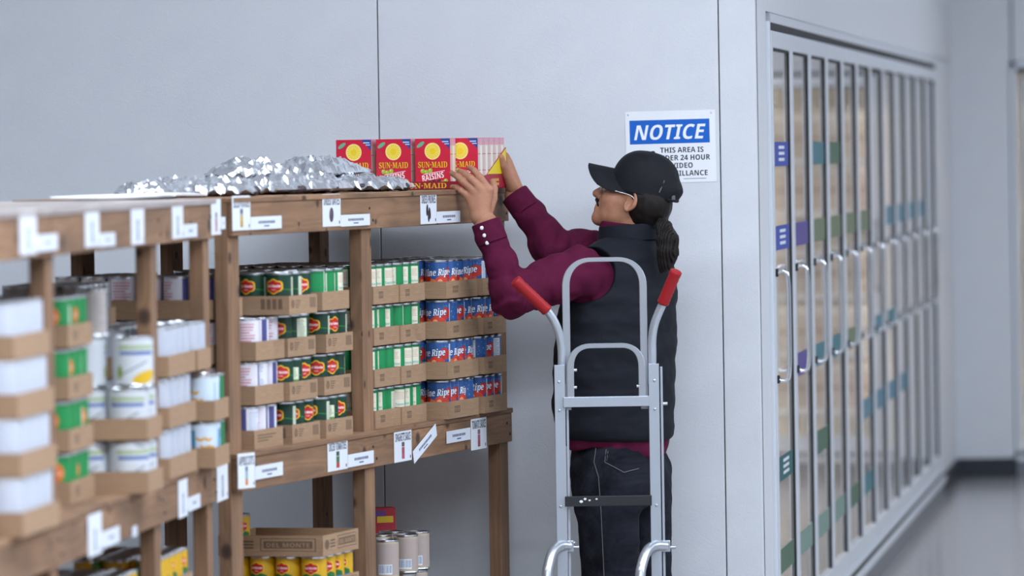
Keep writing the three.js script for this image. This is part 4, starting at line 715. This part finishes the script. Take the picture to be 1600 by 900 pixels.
// head frame
const hy = 8 * D, hp = 24 * D, hf0 = V3(-Math.cos(hy), 0, -Math.sin(hy)), UPV = V3(0, 1, 0), hl = UPV.clone().cross(hf0);
const frameAt = (o, p) => { const f = hf0.clone().multiplyScalar(Math.cos(p)).addScaledVector(UPV, Math.sin(p)), u = UPV.clone().multiplyScalar(Math.cos(p)).addScaledVector(hf0, -Math.sin(p)); return { o, f, u, l: hl, w: (a, b, c) => o.clone().addScaledVector(f, a).addScaledVector(hl, b).addScaledVector(u, c), m: new THREE.Matrix4().makeBasis(f, u, hl.clone()).setPosition(o) }; };
const HF = frameAt(jt.head, hp);
function headField() {
  const el = (c, r) => (f, l, u) => { const a = (f - c[0]) / r[0], b = (l - c[1]) / r[1], d = (u - c[2]) / r[2], k = Math.hypot(a, b, d); return (k - 1) * Math.min(...r); };
  const vc = (a, b, ra, rb) => cap3(V3(...a), V3(...b), ra, rb);
  const skull = el([-0.006, 0, 0.036], [0.098, 0.077, 0.09]), face = el([0.042, 0, -0.022], [0.056, 0.058, 0.066]), jaw = el([0.036, 0, -0.066], [0.052, 0.053, 0.036]), chin = vc([0.080, -0.008, -0.088], [0.080, 0.008, -0.088], 0.021, 0.021);
  const nose = vc([0.094, 0, 0.014], [0.116, 0, -0.02], 0.009, 0.013), nb = vc([0.104, -0.012, -0.024], [0.104, 0.012, -0.024], 0.009, 0.009), brow = vc([0.084, -0.036, 0.028], [0.084, 0.036, 0.028], 0.013, 0.013), l1 = vc([0.096, -0.018, -0.05], [0.096, 0.018, -0.05], 0.008, 0.008), l2 = vc([0.094, -0.016, -0.062], [0.094, 0.016, -0.062], 0.009, 0.009);
  return (f, l, u) => {
    const al = Math.abs(l); let d = smin(skull(f, l, u), face(f, l, u), 0.03); d = smin(d, jaw(f, l, u), 0.03); d = smin(d, chin(f, l, u), 0.022); d = smin(d, el([0.062, 0.042, -0.018], [0.024, 0.02, 0.022])(f, al, u), 0.025); d = smin(d, brow(f, l, u), 0.015); d = smin(d, nose(f, l, u), 0.012); d = smin(d, nb(f, l, u), 0.008); d = smin(d, l1(f, l, u), 0.007); d = smin(d, l2(f, l, u), 0.008);
    d = smax(d, -(Math.hypot(f - 0.102, al - 0.032, u - 0.008) - 0.015), 0.012);
    const ear = el([-0.004, 0.079, 0.002], [0.019, 0.011, 0.033])(f + (u < 0 ? u * 0.25 : 0), al, u); let e = smax(ear, -(Math.hypot((f - 0.003) / 0.72, al - 0.088, (u - 0.002) / 1.7) - 0.0150), 0.006); d = smin(d, e, 0.006);
    return d;
  };
}
// hands: chains of joints measured in the photo, [px, py, depth, radius]
const handL = { palm: [[[752, 338, 16.455, 0.024], [764, 297, 16.455, 0.0155]], [[751, 338, 16.452, 0.024], [752, 296, 16.452, 0.0155]], [[750, 338, 16.455, 0.023], [741, 299, 16.455, 0.0145]], [[749, 338, 16.46, 0.021], [732, 306, 16.462, 0.0135]]],
  fingers: [[[764, 297, 16.452, 0.0112], [750, 277, 16.452, 0.0098], [741, 267, 16.468, 0.0088], [734, 262, 16.49, 0.0078]], [[752, 296, 16.448, 0.0115], [736, 279, 16.448, 0.01], [726, 271, 16.465, 0.009], [718, 268, 16.49, 0.008]], [[741, 299, 16.452, 0.011], [723, 283, 16.452, 0.0095], [714, 275, 16.468, 0.0088], [706, 271, 16.495, 0.0076]], [[732, 306, 16.46, 0.01], [720, 297, 16.462, 0.0088], [713, 293, 16.475, 0.008], [707, 292, 16.495, 0.007]], [[762, 330, 16.47, 0.016], [770, 311, 16.49, 0.0125], [772, 296, 16.50, 0.0105], [770, 284, 16.512, 0.009]]] };
const handR = { palm: [[[806, 304, 16.87, 0.024], [789, 246, 16.89, 0.0145]], [[806, 304, 16.875, 0.024], [793, 254, 16.905, 0.015]], [[805, 304, 16.88, 0.023], [795, 264, 16.915, 0.0145]], [[804, 304, 16.885, 0.021], [796, 276, 16.92, 0.0135]]],
  fingers: [[[789, 246, 16.89, 0.0115], [782, 234, 16.91, 0.0098], [774, 232, 16.93, 0.009], [768, 238, 16.93, 0.008]], [[793, 254, 16.905, 0.0115], [785, 243, 16.93, 0.0098], [775, 244, 16.945, 0.009], [767, 250, 16.94, 0.008]], [[795, 264, 16.915, 0.011], [786, 256, 16.94, 0.0095], [776, 258, 16.95, 0.0088], [768, 262, 16.945, 0.0076]], [[796, 276, 16.92, 0.01], [788, 270, 16.94, 0.0088], [779, 271, 16.95, 0.008], [772, 274, 16.945, 0.007]], [[800, 292, 16.85, 0.016], [791, 272, 16.82, 0.0125], [786, 258, 16.80, 0.0105], [783, 246, 16.79, 0.009]]] };
function handField(h) {
  const p = (q) => at(q[0], q[1], q[2]), palms = h.palm.map(([a, b]) => cap3(p(a), p(b), a[3], b[3])), chains = h.fingers.map((c) => c.slice(1).map((q, i) => cap3(p(c[i]), p(q), c[i][3] * 1.12, q[3] * 1.12)));
  return (x, y, z) => { let d = 1e3; for (const f of palms) d = smin(d, f(x, y, z), 0.016); let fd = 1e3; for (const c of chains) { let e = 1e3; for (const f of c) e = smin(e, f(x, y, z), 0.003); fd = Math.min(fd, e); } return smin(d, fd, 0.007); };
}
{
  const J = jt, hf = headField(), inv = HF.m.clone().invert(), e = inv.elements;
  const headW = (x, y, z) => hf(e[0] * x + e[4] * y + e[8] * z + e[12], e[2] * x + e[6] * y + e[10] * z + e[14], e[1] * x + e[5] * y + e[9] * z + e[13]);
  const neck = cap3(HF.w(-0.032, 0, -0.045), J.neck.clone().add(V3(0.0, -0.06, 0)), 0.056, 0.062), throat = cap3(HF.w(0.02, 0, -0.085), J.neck.clone().add(V3(-0.03, -0.04, 0)), 0.03, 0.045);
  const headAll = (x, y, z) => smin(headW(x, y, z), smin(neck(x, y, z), throat(x, y, z), 0.02), 0.022);
  const [hlo, hhi] = bound([HF.o.clone().add(V3(0, -0.015, 0))], 0.165); hlo.y = J.neck.y - 0.06;
  const head = nets((x, y, z) => Math.max(headAll(x, y, z), hlo.y + 0.006 - y), hlo, hhi, 0.0032);
  // trunk and limbs under the clothes
  const trunk = loft(torsoRows, YAW, -0.03), limbs = [cap3(J.lsh, J.lel, 0.05, 0.042), cap3(J.lel, J.lwr, 0.042, 0.029), cap3(J.rsh, J.rel, 0.05, 0.042), cap3(J.rel, J.rwr, 0.042, 0.029), cap3(J.lhip, J.lkn, 0.078, 0.055), cap3(J.rhip, J.rkn, 0.078, 0.055), cap3(J.lkn, V3(J.lkn.x, 0.09, J.lkn.z - 0.01), 0.055, 0.04), cap3(J.rkn, V3(J.rkn.x, 0.09, J.rkn.z - 0.01), 0.055, 0.04), cap3(J.lwr, at(753, 338, 16.455), 0.029, 0.026), cap3(J.rwr, at(806, 302, 16.872), 0.029, 0.026)];
  const [blo, bhi] = bound([J.lel, J.rsh, J.lwr, J.rwr, J.neck, J.rkn, V3(J.lkn.x, 0.04, J.lkn.z), V3(0.5, 1, -ZB - 0.1)], 0.1);
  const trunkG = nets((x, y, z) => { let d = trunk(x, y, z); for (const f of limbs) d = smin(d, f(x, y, z), 0.03); return d; }, blo, bhi, 0.013);
  const hands = [handL, handR].map((h) => { const f = handField(h), pts = [...h.palm.flat(), ...h.fingers.flat()].map((q) => at(q[0], q[1], q[2])), [a, b] = bound(pts, 0.034); const w = h === handL ? limbs[8] : limbs[9]; return nets((x, y, z) => smin(f(x, y, z), w(x, y, z), 0.012), a, b, 0.0028); });
  mesh('body', local(merge([trunkG, head, ...hands])), skin, man);
  for (const s of [1, -1]) { const ey = mesh('eye', local(new THREE.SphereGeometry(0.0115, 14, 10).translate(...HF.w(0.093, s * 0.032, 0.008).toArray())), std({ color: lin(0.5, 0.46, 0.42), roughness: 0.25 }), man); mesh('iris', local(new THREE.SphereGeometry(0.0056, 10, 8).translate(...HF.w(0.1, s * 0.032, 0.01).toArray())), rubber, ey); }
  // finger nails
  const nm = phys({ color: lin(0.52, 0.36, 0.31), roughness: 0.3 });
  for (const c of handL.fingers.slice(0, 4)) { const a = at(...c[2].slice(0, 3)), b = at(...c[3].slice(0, 3)), d = b.clone().sub(a).normalize(), n = mesh('fingernail', new THREE.SphereGeometry(1, 10, 8).scale(0.0052, 0.0065, 0.0016), nm, man); n.position.copy(b).addScaledVector(d, 0.001).add(V3(0.001, 0.003, c[3][3] * 0.82)).sub(MB); n.quaternion.setFromUnitVectors(V3(0, 1, 0), d); }
  // moustache and brows
  const mo = [cap3(HF.w(0.106, 0.003, -0.037), HF.w(0.094, 0.028, -0.05), 0.0068, 0.0035), cap3(HF.w(0.106, -0.003, -0.037), HF.w(0.094, -0.028, -0.05), 0.0068, 0.0035)], [mlo, mhi] = bound([HF.w(0.105, 0.03, -0.045), HF.w(0.105, -0.03, -0.045)], 0.025);
  mesh('moustache', local(nets((x, y, z) => Math.min(...mo.map((f) => f(x, y, z))) + 0.0016 * noise3.noise(x * 260, y * 90, z * 260), mlo, mhi, 0.0022)), hairMat, man);
  // hair under the cap and the gathered tail
  const hb = cap3(HF.w(-0.046, 0.02, 0.012), HF.w(-0.046, -0.02, 0.012), 0.071, 0.071), hb2 = cap3(HF.w(-0.05, 0.0, -0.03), at(1030, 345, ZB), 0.056, 0.016), side = cap3(HF.w(0.022, 0.066, 0.03), HF.w(-0.03, 0.064, 0.03), 0.014, 0.022), side2 = cap3(HF.w(0.022, -0.066, 0.03), HF.w(-0.03, -0.064, 0.03), 0.014, 0.022);
  const [rlo, rhi] = bound([HF.w(-0.06, 0, 0.02), HF.w(0.01, 0.07, 0.02), HF.w(0.01, -0.07, 0.02), at(1030, 350, ZB)], 0.08);
  mesh('hair', local(nets((x, y, z) => smin(smin(hb(x, y, z), hb2(x, y, z), 0.03), Math.min(side(x, y, z), side2(x, y, z)), 0.01) + 0.0018 * noise3.noise(x * 90, y * 30, z * 90), rlo, rhi, 0.0036)), hairMat, man);
  const tz = 16.62, tail = [at(1030, 344, tz + 0.05), at(1038, 356, tz + 0.0), at(1043, 375, tz - 0.03), at(1043, 395, tz - 0.04), at(1040, 412, tz - 0.04), at(1034, 424, tz - 0.035)], tr = [0.012, 0.022, 0.031, 0.03, 0.022, 0.006];
  const tc = tail.slice(1).map((p, i) => cap3(tail[i], p, tr[i], tr[i + 1])), [tlo, thi] = bound(tail, 0.045);
  mesh('ponytail', local(nets((x, y, z) => { let d = 1e3; for (const f of tc) d = smin(d, f(x, y, z), 0.012); return d + 0.0028 * Math.sin((x + z * 0.7) * 620 + noise3.noise(x * 20, y * 14, z * 20) * 4) + 0.002 * noise3.noise(x * 120, y * 24, z * 120); }, tlo, thi, 0.0026)), hairMat, man);
  mesh('hair_tie', local(new THREE.TorusGeometry(0.014, 0.005, 8, 16).rotateX(1.2).translate(...at(1031, 347, tz + 0.045).toArray())), rubber, man);

  // glasses
  const gl = mesh('eyeglasses', local(merge([1, -1].flatMap((s) => [tube([HF.w(0.104, s * 0.056, 0.012), HF.w(0.06, s * 0.076, 0.014), HF.w(0.01, s * 0.083, 0.02), HF.w(-0.008, s * 0.083, 0.014)], 0.0016, 24, 6), tube(Array.from({ length: 14 }, (_, i) => { const a = i / 14 * 6.283; return HF.w(0.108 - 0.004 * Math.abs(Math.cos(a)), s * (0.033 + 0.023 * Math.cos(a)), 0.006 + 0.017 * Math.sin(a)); }), 0.0012, 40, 6, true)]).concat([tube([HF.w(0.11, 0.011, 0.01), HF.w(0.114, 0, 0.013), HF.w(0.11, -0.011, 0.01)], 0.0012, 10, 6)]))), alu, man);
  for (const s of [1, -1]) { const ln = mesh('lens', new THREE.CylinderGeometry(0.0225, 0.0225, 0.0012, 24).rotateZ(Math.PI / 2).scale(1, 0.74, 1), phys({ color: 0xffffff, transmission: 1, thickness: 0, roughness: 0.02 }), gl); ln.matrixAutoUpdate = true; const M = HF.m.clone().setPosition(HF.w(0.106, s * 0.033, 0.006).sub(MB)); ln.position.setFromMatrixPosition(M); ln.quaternion.setFromRotationMatrix(M); }

  // baseball cap
  const CF = frameAt(at(1006, 299, ZB), 15 * D), rf = 0.108, rlat = 0.091, ru = 0.131;
  const crown = (a, b) => { const n = 2.6, ca = Math.cos(b), sa = Math.sin(b); const k = (v) => Math.sign(v) * Math.abs(v) ** (2 / n); let f = k(ca) * Math.cos(a) * rf, l = k(ca) * Math.sin(a) * rlat, u = k(sa) * ru; const seam = 0.0012 * Math.exp(-((((a / (Math.PI / 3)) % 1 + 1) % 1 - 0.5) ** 2) * 900); if (f < -0.03) f -= 0.014 * Math.exp(-(((u - 0.034) / 0.024) ** 2)) * clamp((-f - 0.03) / 0.06); return CF.w(f + 0.002, l, u - 0.008).addScaledVector(CF.f, seam * Math.cos(a)).addScaledVector(CF.l, seam * Math.sin(a)); };
  const pos = [], idx = [], NA = 90, NB = 26; for (let j = 0; j <= NB; j++) for (let i = 0; i < NA; i++) { const p = crown(i / NA * 6.2832, j / NB * Math.PI / 2), wr = 0.0016 * noise3.noise(p.x * 40, p.y * 40, p.z * 40); pos.push(p.x + wr, p.y + wr, p.z + wr); }
  for (let j = 0; j < NB; j++) for (let i = 0; i < NA; i++) { const a = j * NA + i, b = j * NA + (i + 1) % NA, c = a + NA, d = b + NA; idx.push(a, c, b, b, c, d); }
  const cg = new THREE.BufferGeometry(); cg.setAttribute('position', new THREE.Float32BufferAttribute(pos, 3)); cg.setAttribute('uv', new THREE.Float32BufferAttribute(pos.flatMap((_, i) => i % 3 === 0 ? [pos[i] / 0.3 + pos[i + 2] / 0.3, pos[i + 1] / 0.3] : []), 2)); cg.setIndex(idx); cg.computeVertexNormals();
  const cm = capMat.clone(); cm.side = THREE.DoubleSide; const hat = mesh('cap', local(cg), cm, man);
  const bw = 0.083, bp = [], bi = [], U = 26, V = 12; for (const sd of [1, -1]) for (let j = 0; j <= V; j++) for (let i = 0; i <= U; i++) { const l = (i / U * 2 - 1) * bw, q = Math.abs(l) / bw, root = rf * 0.93 * Math.sqrt(Math.max(0, 1 - (l / 0.092) ** 2)), tip = 0.104 + 0.086 * Math.sqrt(Math.max(0, 1 - q ** 2.4)), r = j / V, p = CF.w(lerp(root, Math.max(root, tip), r) - 0.004, l, 0.046 - 0.062 * q * q - 0.004 * r + sd * 0.0016); bp.push(p.x, p.y, p.z); }
  const bn = (U + 1) * (V + 1); for (let s = 0; s < 2; s++) for (let j = 0; j < V; j++) for (let i = 0; i < U; i++) { const a = s * bn + j * (U + 1) + i, b = a + 1, c = a + U + 1, d = c + 1; s ? bi.push(a, b, c, b, d, c) : bi.push(a, c, b, b, c, d); }
  const bg = new THREE.BufferGeometry(); bg.setAttribute('position', new THREE.Float32BufferAttribute(bp, 3)); bg.setAttribute('uv', new THREE.Float32BufferAttribute(bp.flatMap((_, i) => i % 3 === 0 ? [bp[i] / 0.3, bp[i + 2] / 0.3] : []), 2)); bg.setIndex(bi); bg.computeVertexNormals(); mesh('brim', local(bg), cm, hat);
  mesh('button', local(new THREE.SphereGeometry(0.007, 12, 8).scale(1, 0.6, 1).translate(...crown(0, Math.PI / 2).toArray())), capMat, hat);
  const strap = tube(Array.from({ length: 9 }, (_, i) => { const a = Math.PI + (i / 8 - 0.5) * 1.5; return CF.w(Math.cos(a) * (rf - 0.002) - 0.002, Math.sin(a) * (rlat + 0.001), -0.004); }), 0.005, 30, 6); mesh('strap', local(strap), capMat, hat);
  const buckle = mesh('buckle', rbox(0.012, 0.014, 0.01, 0.002), std({ color: lin(0.12, 0.13, 0.15), metalness: 0.6, roughness: 0.4 }), hat); buckle.position.copy(at(1052, 309, 16.66)).sub(MB);
  const stitch = std({ color: lin(0.10, 0.105, 0.11), roughness: 0.6 }); for (const [x0, y0, x1, y1] of [[1019, 297, 1027, 279], [1030, 301, 1038, 282]]) { const a = at(x0, y0, 16.632), b = at(x1, y1, 16.642); mesh('patch', local(tube([a, a.clone().lerp(b, 0.5), b], 0.0022, 8, 6)), stitch, hat); }

  // jeans
  const hips = loft([[0.66, X(967, 765), -ZB, 0.118, 0.16], [0.76, X(966, 725), -ZB, 0.143, 0.168], [0.83, X(964, 695), -ZB, 0.138, 0.165], [0.9, X(962, 670), -ZB, 0.135, 0.165]], 24 * D), lg = [cap3(J.lhip, J.lkn, 0.101, 0.09), cap3(J.rhip, J.rkn, 0.1, 0.088), cap3(J.lkn, V3(J.lkn.x + 0.01, 0.07, J.lkn.z), 0.09, 0.072), cap3(J.rkn, V3(J.rkn.x + 0.01, 0.07, J.rkn.z), 0.088, 0.072)];
  const [jlo, jhi] = bound([V3(J.lkn.x, 0.03, J.lkn.z), V3(J.rkn.x, 0.9, J.rkn.z), V3(X(890, 725), 0.7, -ZB), V3(X(1043, 725), 0.7, -ZB)], 0.13); jlo.y = 0.03;
  const jeans = mesh('jeans', local(nets((x, y, z) => { const a = smin(lg[0](x, y, z), lg[2](x, y, z), 0.03), b = smin(lg[1](x, y, z), lg[3](x, y, z), 0.03); let d = smin(hips(x, y, z), smin(a, b, 0.012), 0.05); d += 0.0035 * (1 - Math.abs(noise3.noise(x * 9, y * 14, z * 9)) * 2.2) + 0.0016 * noise3.noise(x * 30, y * 42, z * 30); return Math.max(d, 0.045 - y, y - 0.885); }, jlo, jhi, 0.0085)), jeanMat, man);
  const thread = std({ color: lin(0.15, 0.14, 0.14), roughness: 0.8 });
  // seams run on the cloth: found by stepping from the camera side onto it
  const onCloth = (px, py, f, z0 = 16.3, z1 = 16.9) => { let z = z0; for (let i = 0; i < 200 && z < z1; i++) { const p = at(px, py, z), d = f(p.x, p.y, p.z); if (d < 0.0005) break; z += Math.max(0.0012, d * 0.6); } return at(px, py, z - 0.0012); };
  const jf = (x, y, z) => { const a = smin(lg[0](x, y, z), lg[2](x, y, z), 0.03), b = smin(lg[1](x, y, z), lg[3](x, y, z), 0.03); return smin(hips(x, y, z), smin(a, b, 0.012), 0.05); };
  const seam = (pts, r = 0.0012) => { const out = []; for (let i = 0; i < pts.length - 1; i++) for (let k = 0; k < 6; k++) out.push(onCloth(lerp(pts[i][0], pts[i + 1][0], k / 6), lerp(pts[i][1], pts[i + 1][1], k / 6), jf)); out.push(onCloth(...pts[pts.length - 1], jf)); mesh('seam', local(tube(out, r, out.length * 3, 5)), thread, jeans); };
  seam([[931, 700], [928, 722], [935, 745], [939, 800], [944, 905]]); seam([[947, 702], [945, 722], [975, 738], [998, 732]]); seam([[950, 705], [948, 720]], 0.001);

  // shirt: sleeves and the hem below the vest
  const sT = loft(torsoRows, YAW, -0.004), arms = [cap3(J.lsh, J.lel, 0.078, 0.062), cap3(J.lel, J.lwr.clone().lerp(J.lel, 0.04), 0.058, 0.042), cap3(J.rsh, J.rel, 0.074, 0.058), cap3(J.rel, J.rwr.clone().lerp(J.rel, 0.04), 0.057, 0.042)];
  const cutAt = (w, e, k) => { const d = w.clone().sub(e).normalize(), o = w.clone().addScaledVector(d, k); return (x, y, z) => (x - o.x) * d.x + (y - o.y) * d.y + (z - o.z) * d.z; };
  const cl = cutAt(J.lwr, J.lel, 0.0), cr = cutAt(J.rwr, J.rel, 0.0);
  const fold = (x, y, z, e, ax) => { const q = Math.hypot(x - e.x, y - e.y, z - e.z); return 0.006 * Math.exp(-((q / 0.12) ** 2)) * Math.sin(q * 100 + (x * 1.3 - y) * 40 + noise3.noise(x * 14, y * 14, z * 14) * 5); };
  const [slo, shi] = bound([J.lel, J.lwr, J.rwr, J.rsh, J.neck, V3(X(890, 720), 0.78, -ZB), V3(X(1045, 720), 0.78, -ZB)], 0.12);
  const shirtF = (x, y, z) => {
    let L = smin(arms[0](x, y, z), arms[1](x, y, z), 0.035); L = Math.max(L, cl(x, y, z)); let R = smin(arms[2](x, y, z), arms[3](x, y, z), 0.035); R = Math.max(R, cr(x, y, z));
    let t = sT(x, y, z); t = Math.max(t, 0.826 - 0.15 * (x - 0.31) - y + 0.006 * Math.sin(x * 30), y - 1.47);
    let d = smin(t, L, 0.03); d = smin(d, R, 0.03);
    return d + fold(x, y, z, J.lel) + fold(x, y, z, J.rel) + 0.0085 * (0.45 - Math.abs(noise3.noise(x * 11 + y * 5, y * 14 - x * 6, z * 11)) * 2.0) + 0.0012 * noise3.noise(x * 40, y * 40, z * 40);
  };
  const shirt = mesh('shirt', local(nets(shirtF, slo, shi, 0.007)), shirtMat, man);
  for (const [w, e] of [[J.lwr, J.lel], [J.rwr, J.rel]]) {
    const d = e.clone().sub(w).normalize(), prof = [[0.034, -0.006], [0.043, -0.008], [0.0452, -0.004], [0.0475, 0.055], [0.0462, 0.0585], [0.040, 0.056]], g = new THREE.LatheGeometry(prof.map((q) => new THREE.Vector2(...q)), 30), m = mesh('cuff', g, shirtMat, shirt); m.position.copy(w).sub(MB); m.quaternion.setFromUnitVectors(V3(0, 1, 0), d);
    if (w === J.lwr) { const cam = V3(0, 0, 1), side = d.clone().cross(cam).normalize(); for (const k of [0.006, 0.03, 0.054]) { const n = cam.clone().multiplyScalar(0.93).addScaledVector(side, side.x > 0 ? -0.36 : 0.36).normalize(); const b = mesh('snap_button', new THREE.SphereGeometry(0.0062, 12, 8).scale(1, 1, 0.45), phys({ color: lin(0.8, 0.78, 0.78), roughness: 0.2, clearcoat: 0.6 }), shirt); b.position.copy(w).addScaledVector(d, k).addScaledVector(n, 0.0465).sub(MB); } }
  }
  // vest
  const vT = loft(torsoRows, YAW, 0.012), yoke = [cap3(J.neck.clone().add(V3(-0.01, -0.045, 0.03)), J.lsh.clone().add(V3(0.035, 0.012, -0.02)), 0.062, 0.062), cap3(J.neck.clone().add(V3(0, -0.045, -0.03)), J.rsh.clone().add(V3(0.03, -0.005, 0.0)), 0.062, 0.066)];
  const hole = [cap3(J.lsh.clone().add(V3(0.02, -0.005, 0.012)), J.lel, 0.086, 0.1), cap3(J.rsh.clone().add(V3(0.0, 0, 0)), J.rel, 0.085, 0.09)];
  const [vlo, vhi] = bound([V3(X(863, 640), 0.84, -ZB - 0.05), V3(X(1057, 640), 1.5, -ZB - 0.18), V3(0.3, 1.2, -ZB + 0.2)], 0.09);
  const vestF = (x, y, z) => {
    let d = smin(vT(x, y, z), Math.min(yoke[0](x, y, z), yoke[1](x, y, z)), 0.045);
    const ph = ((y - 0.86) / 0.082), q = Math.abs(((ph % 1) + 1) % 1 - 0.5); d += -0.0035 * (0.5 - q) * 2 * clamp((1.36 - y) / 0.1) + 0.004 * noise3.noise(x * 9, y * 16, z * 9) + 0.0022 * noise3.noise(x * 24, y * 50, z * 24);
    d = smax(d, -hole[0](x, y, z), 0.008); d = smax(d, -hole[1](x, y, z), 0.008);
    return smax(d, Math.max(0.862 - 0.03 * (x - 0.31) - y, y - 1.485), 0.02);
  };
  const vest = mesh('vest', local(nets(vestF, vlo, vhi, 0.0068)), vestMat, man);
  // standing collar of the vest and the shirt collar inside it
  const ring = (cx, cy, rx, rz, h, th, tilt, lean) => { const o = []; const N = 48; const P2 = [], I2 = []; const prof = [[0, 0], [0.004, h], [0.004 + th * 0.5, h + 0.003], [th + 0.004, h], [th + 0.006, 0]]; for (let i = 0; i < N; i++) for (const [r, y] of prof) { const a = i / N * 6.2832; P2.push((rx + r + lean * y) * Math.cos(a), y + tilt * Math.cos(a) * rx, (rz + r + lean * y) * Math.sin(a)); } const M = prof.length; for (let i = 0; i < N; i++) for (let j = 0; j < M - 1; j++) { const a = i * M + j, b = a + 1, c = ((i + 1) % N) * M + j, d = c + 1; I2.push(a, b, c, b, d, c); } const g = new THREE.BufferGeometry(); g.setAttribute('position', new THREE.Float32BufferAttribute(P2, 3)); g.setAttribute('uv', new THREE.Float32BufferAttribute(P2.flatMap((_, i) => i % 3 === 0 ? [P2[i] / 0.3, P2[i + 1] / 0.3] : []), 2)); g.setIndex(I2); g.computeVertexNormals(); return g; };
  const co = at(982, 376, ZB); const vm = vestMat.clone(), sm2 = shirtMat.clone(); vm.side = sm2.side = THREE.DoubleSide;
  const vc = mesh('collar', ring(0, 0, 0.083, 0.080, 0.047, 0.008, 0.05, -0.1), vm, vest); vc.position.copy(co).sub(MB); vc.rotation.y = -0.3;
  const sc = mesh('collar', ring(0, 0, 0.074, 0.070, 0.048, 0.004, -0.12, -0.05), sm2, shirt); sc.position.copy(at(978, 374, ZB)).sub(MB); sc.rotation.y = -0.2;
  // shoes
  for (const k of [J.lkn, J.rkn]) { const s = thing; const a = V3(k.x + 0.05, 0.05, k.z), b = V3(k.x - 0.17, 0.045, k.z - 0.06), f = cap3(a, b, 0.048, 0.042), f2 = cap3(V3(k.x + 0.01, 0.09, k.z), V3(k.x + 0.03, 0.05, k.z), 0.055, 0.05), [p, q] = bound([a, b], 0.08); mesh('shoe', local(nets((x, y, z) => Math.max(smin(f(x, y, z), f2(x, y, z), 0.03), 0.002 - y), p.setY(-0.02), q, 0.008)), std({ color: lin(0.02, 0.02, 0.02), roughness: 0.5 }), man); }
}

renderer.render(scene, camera);
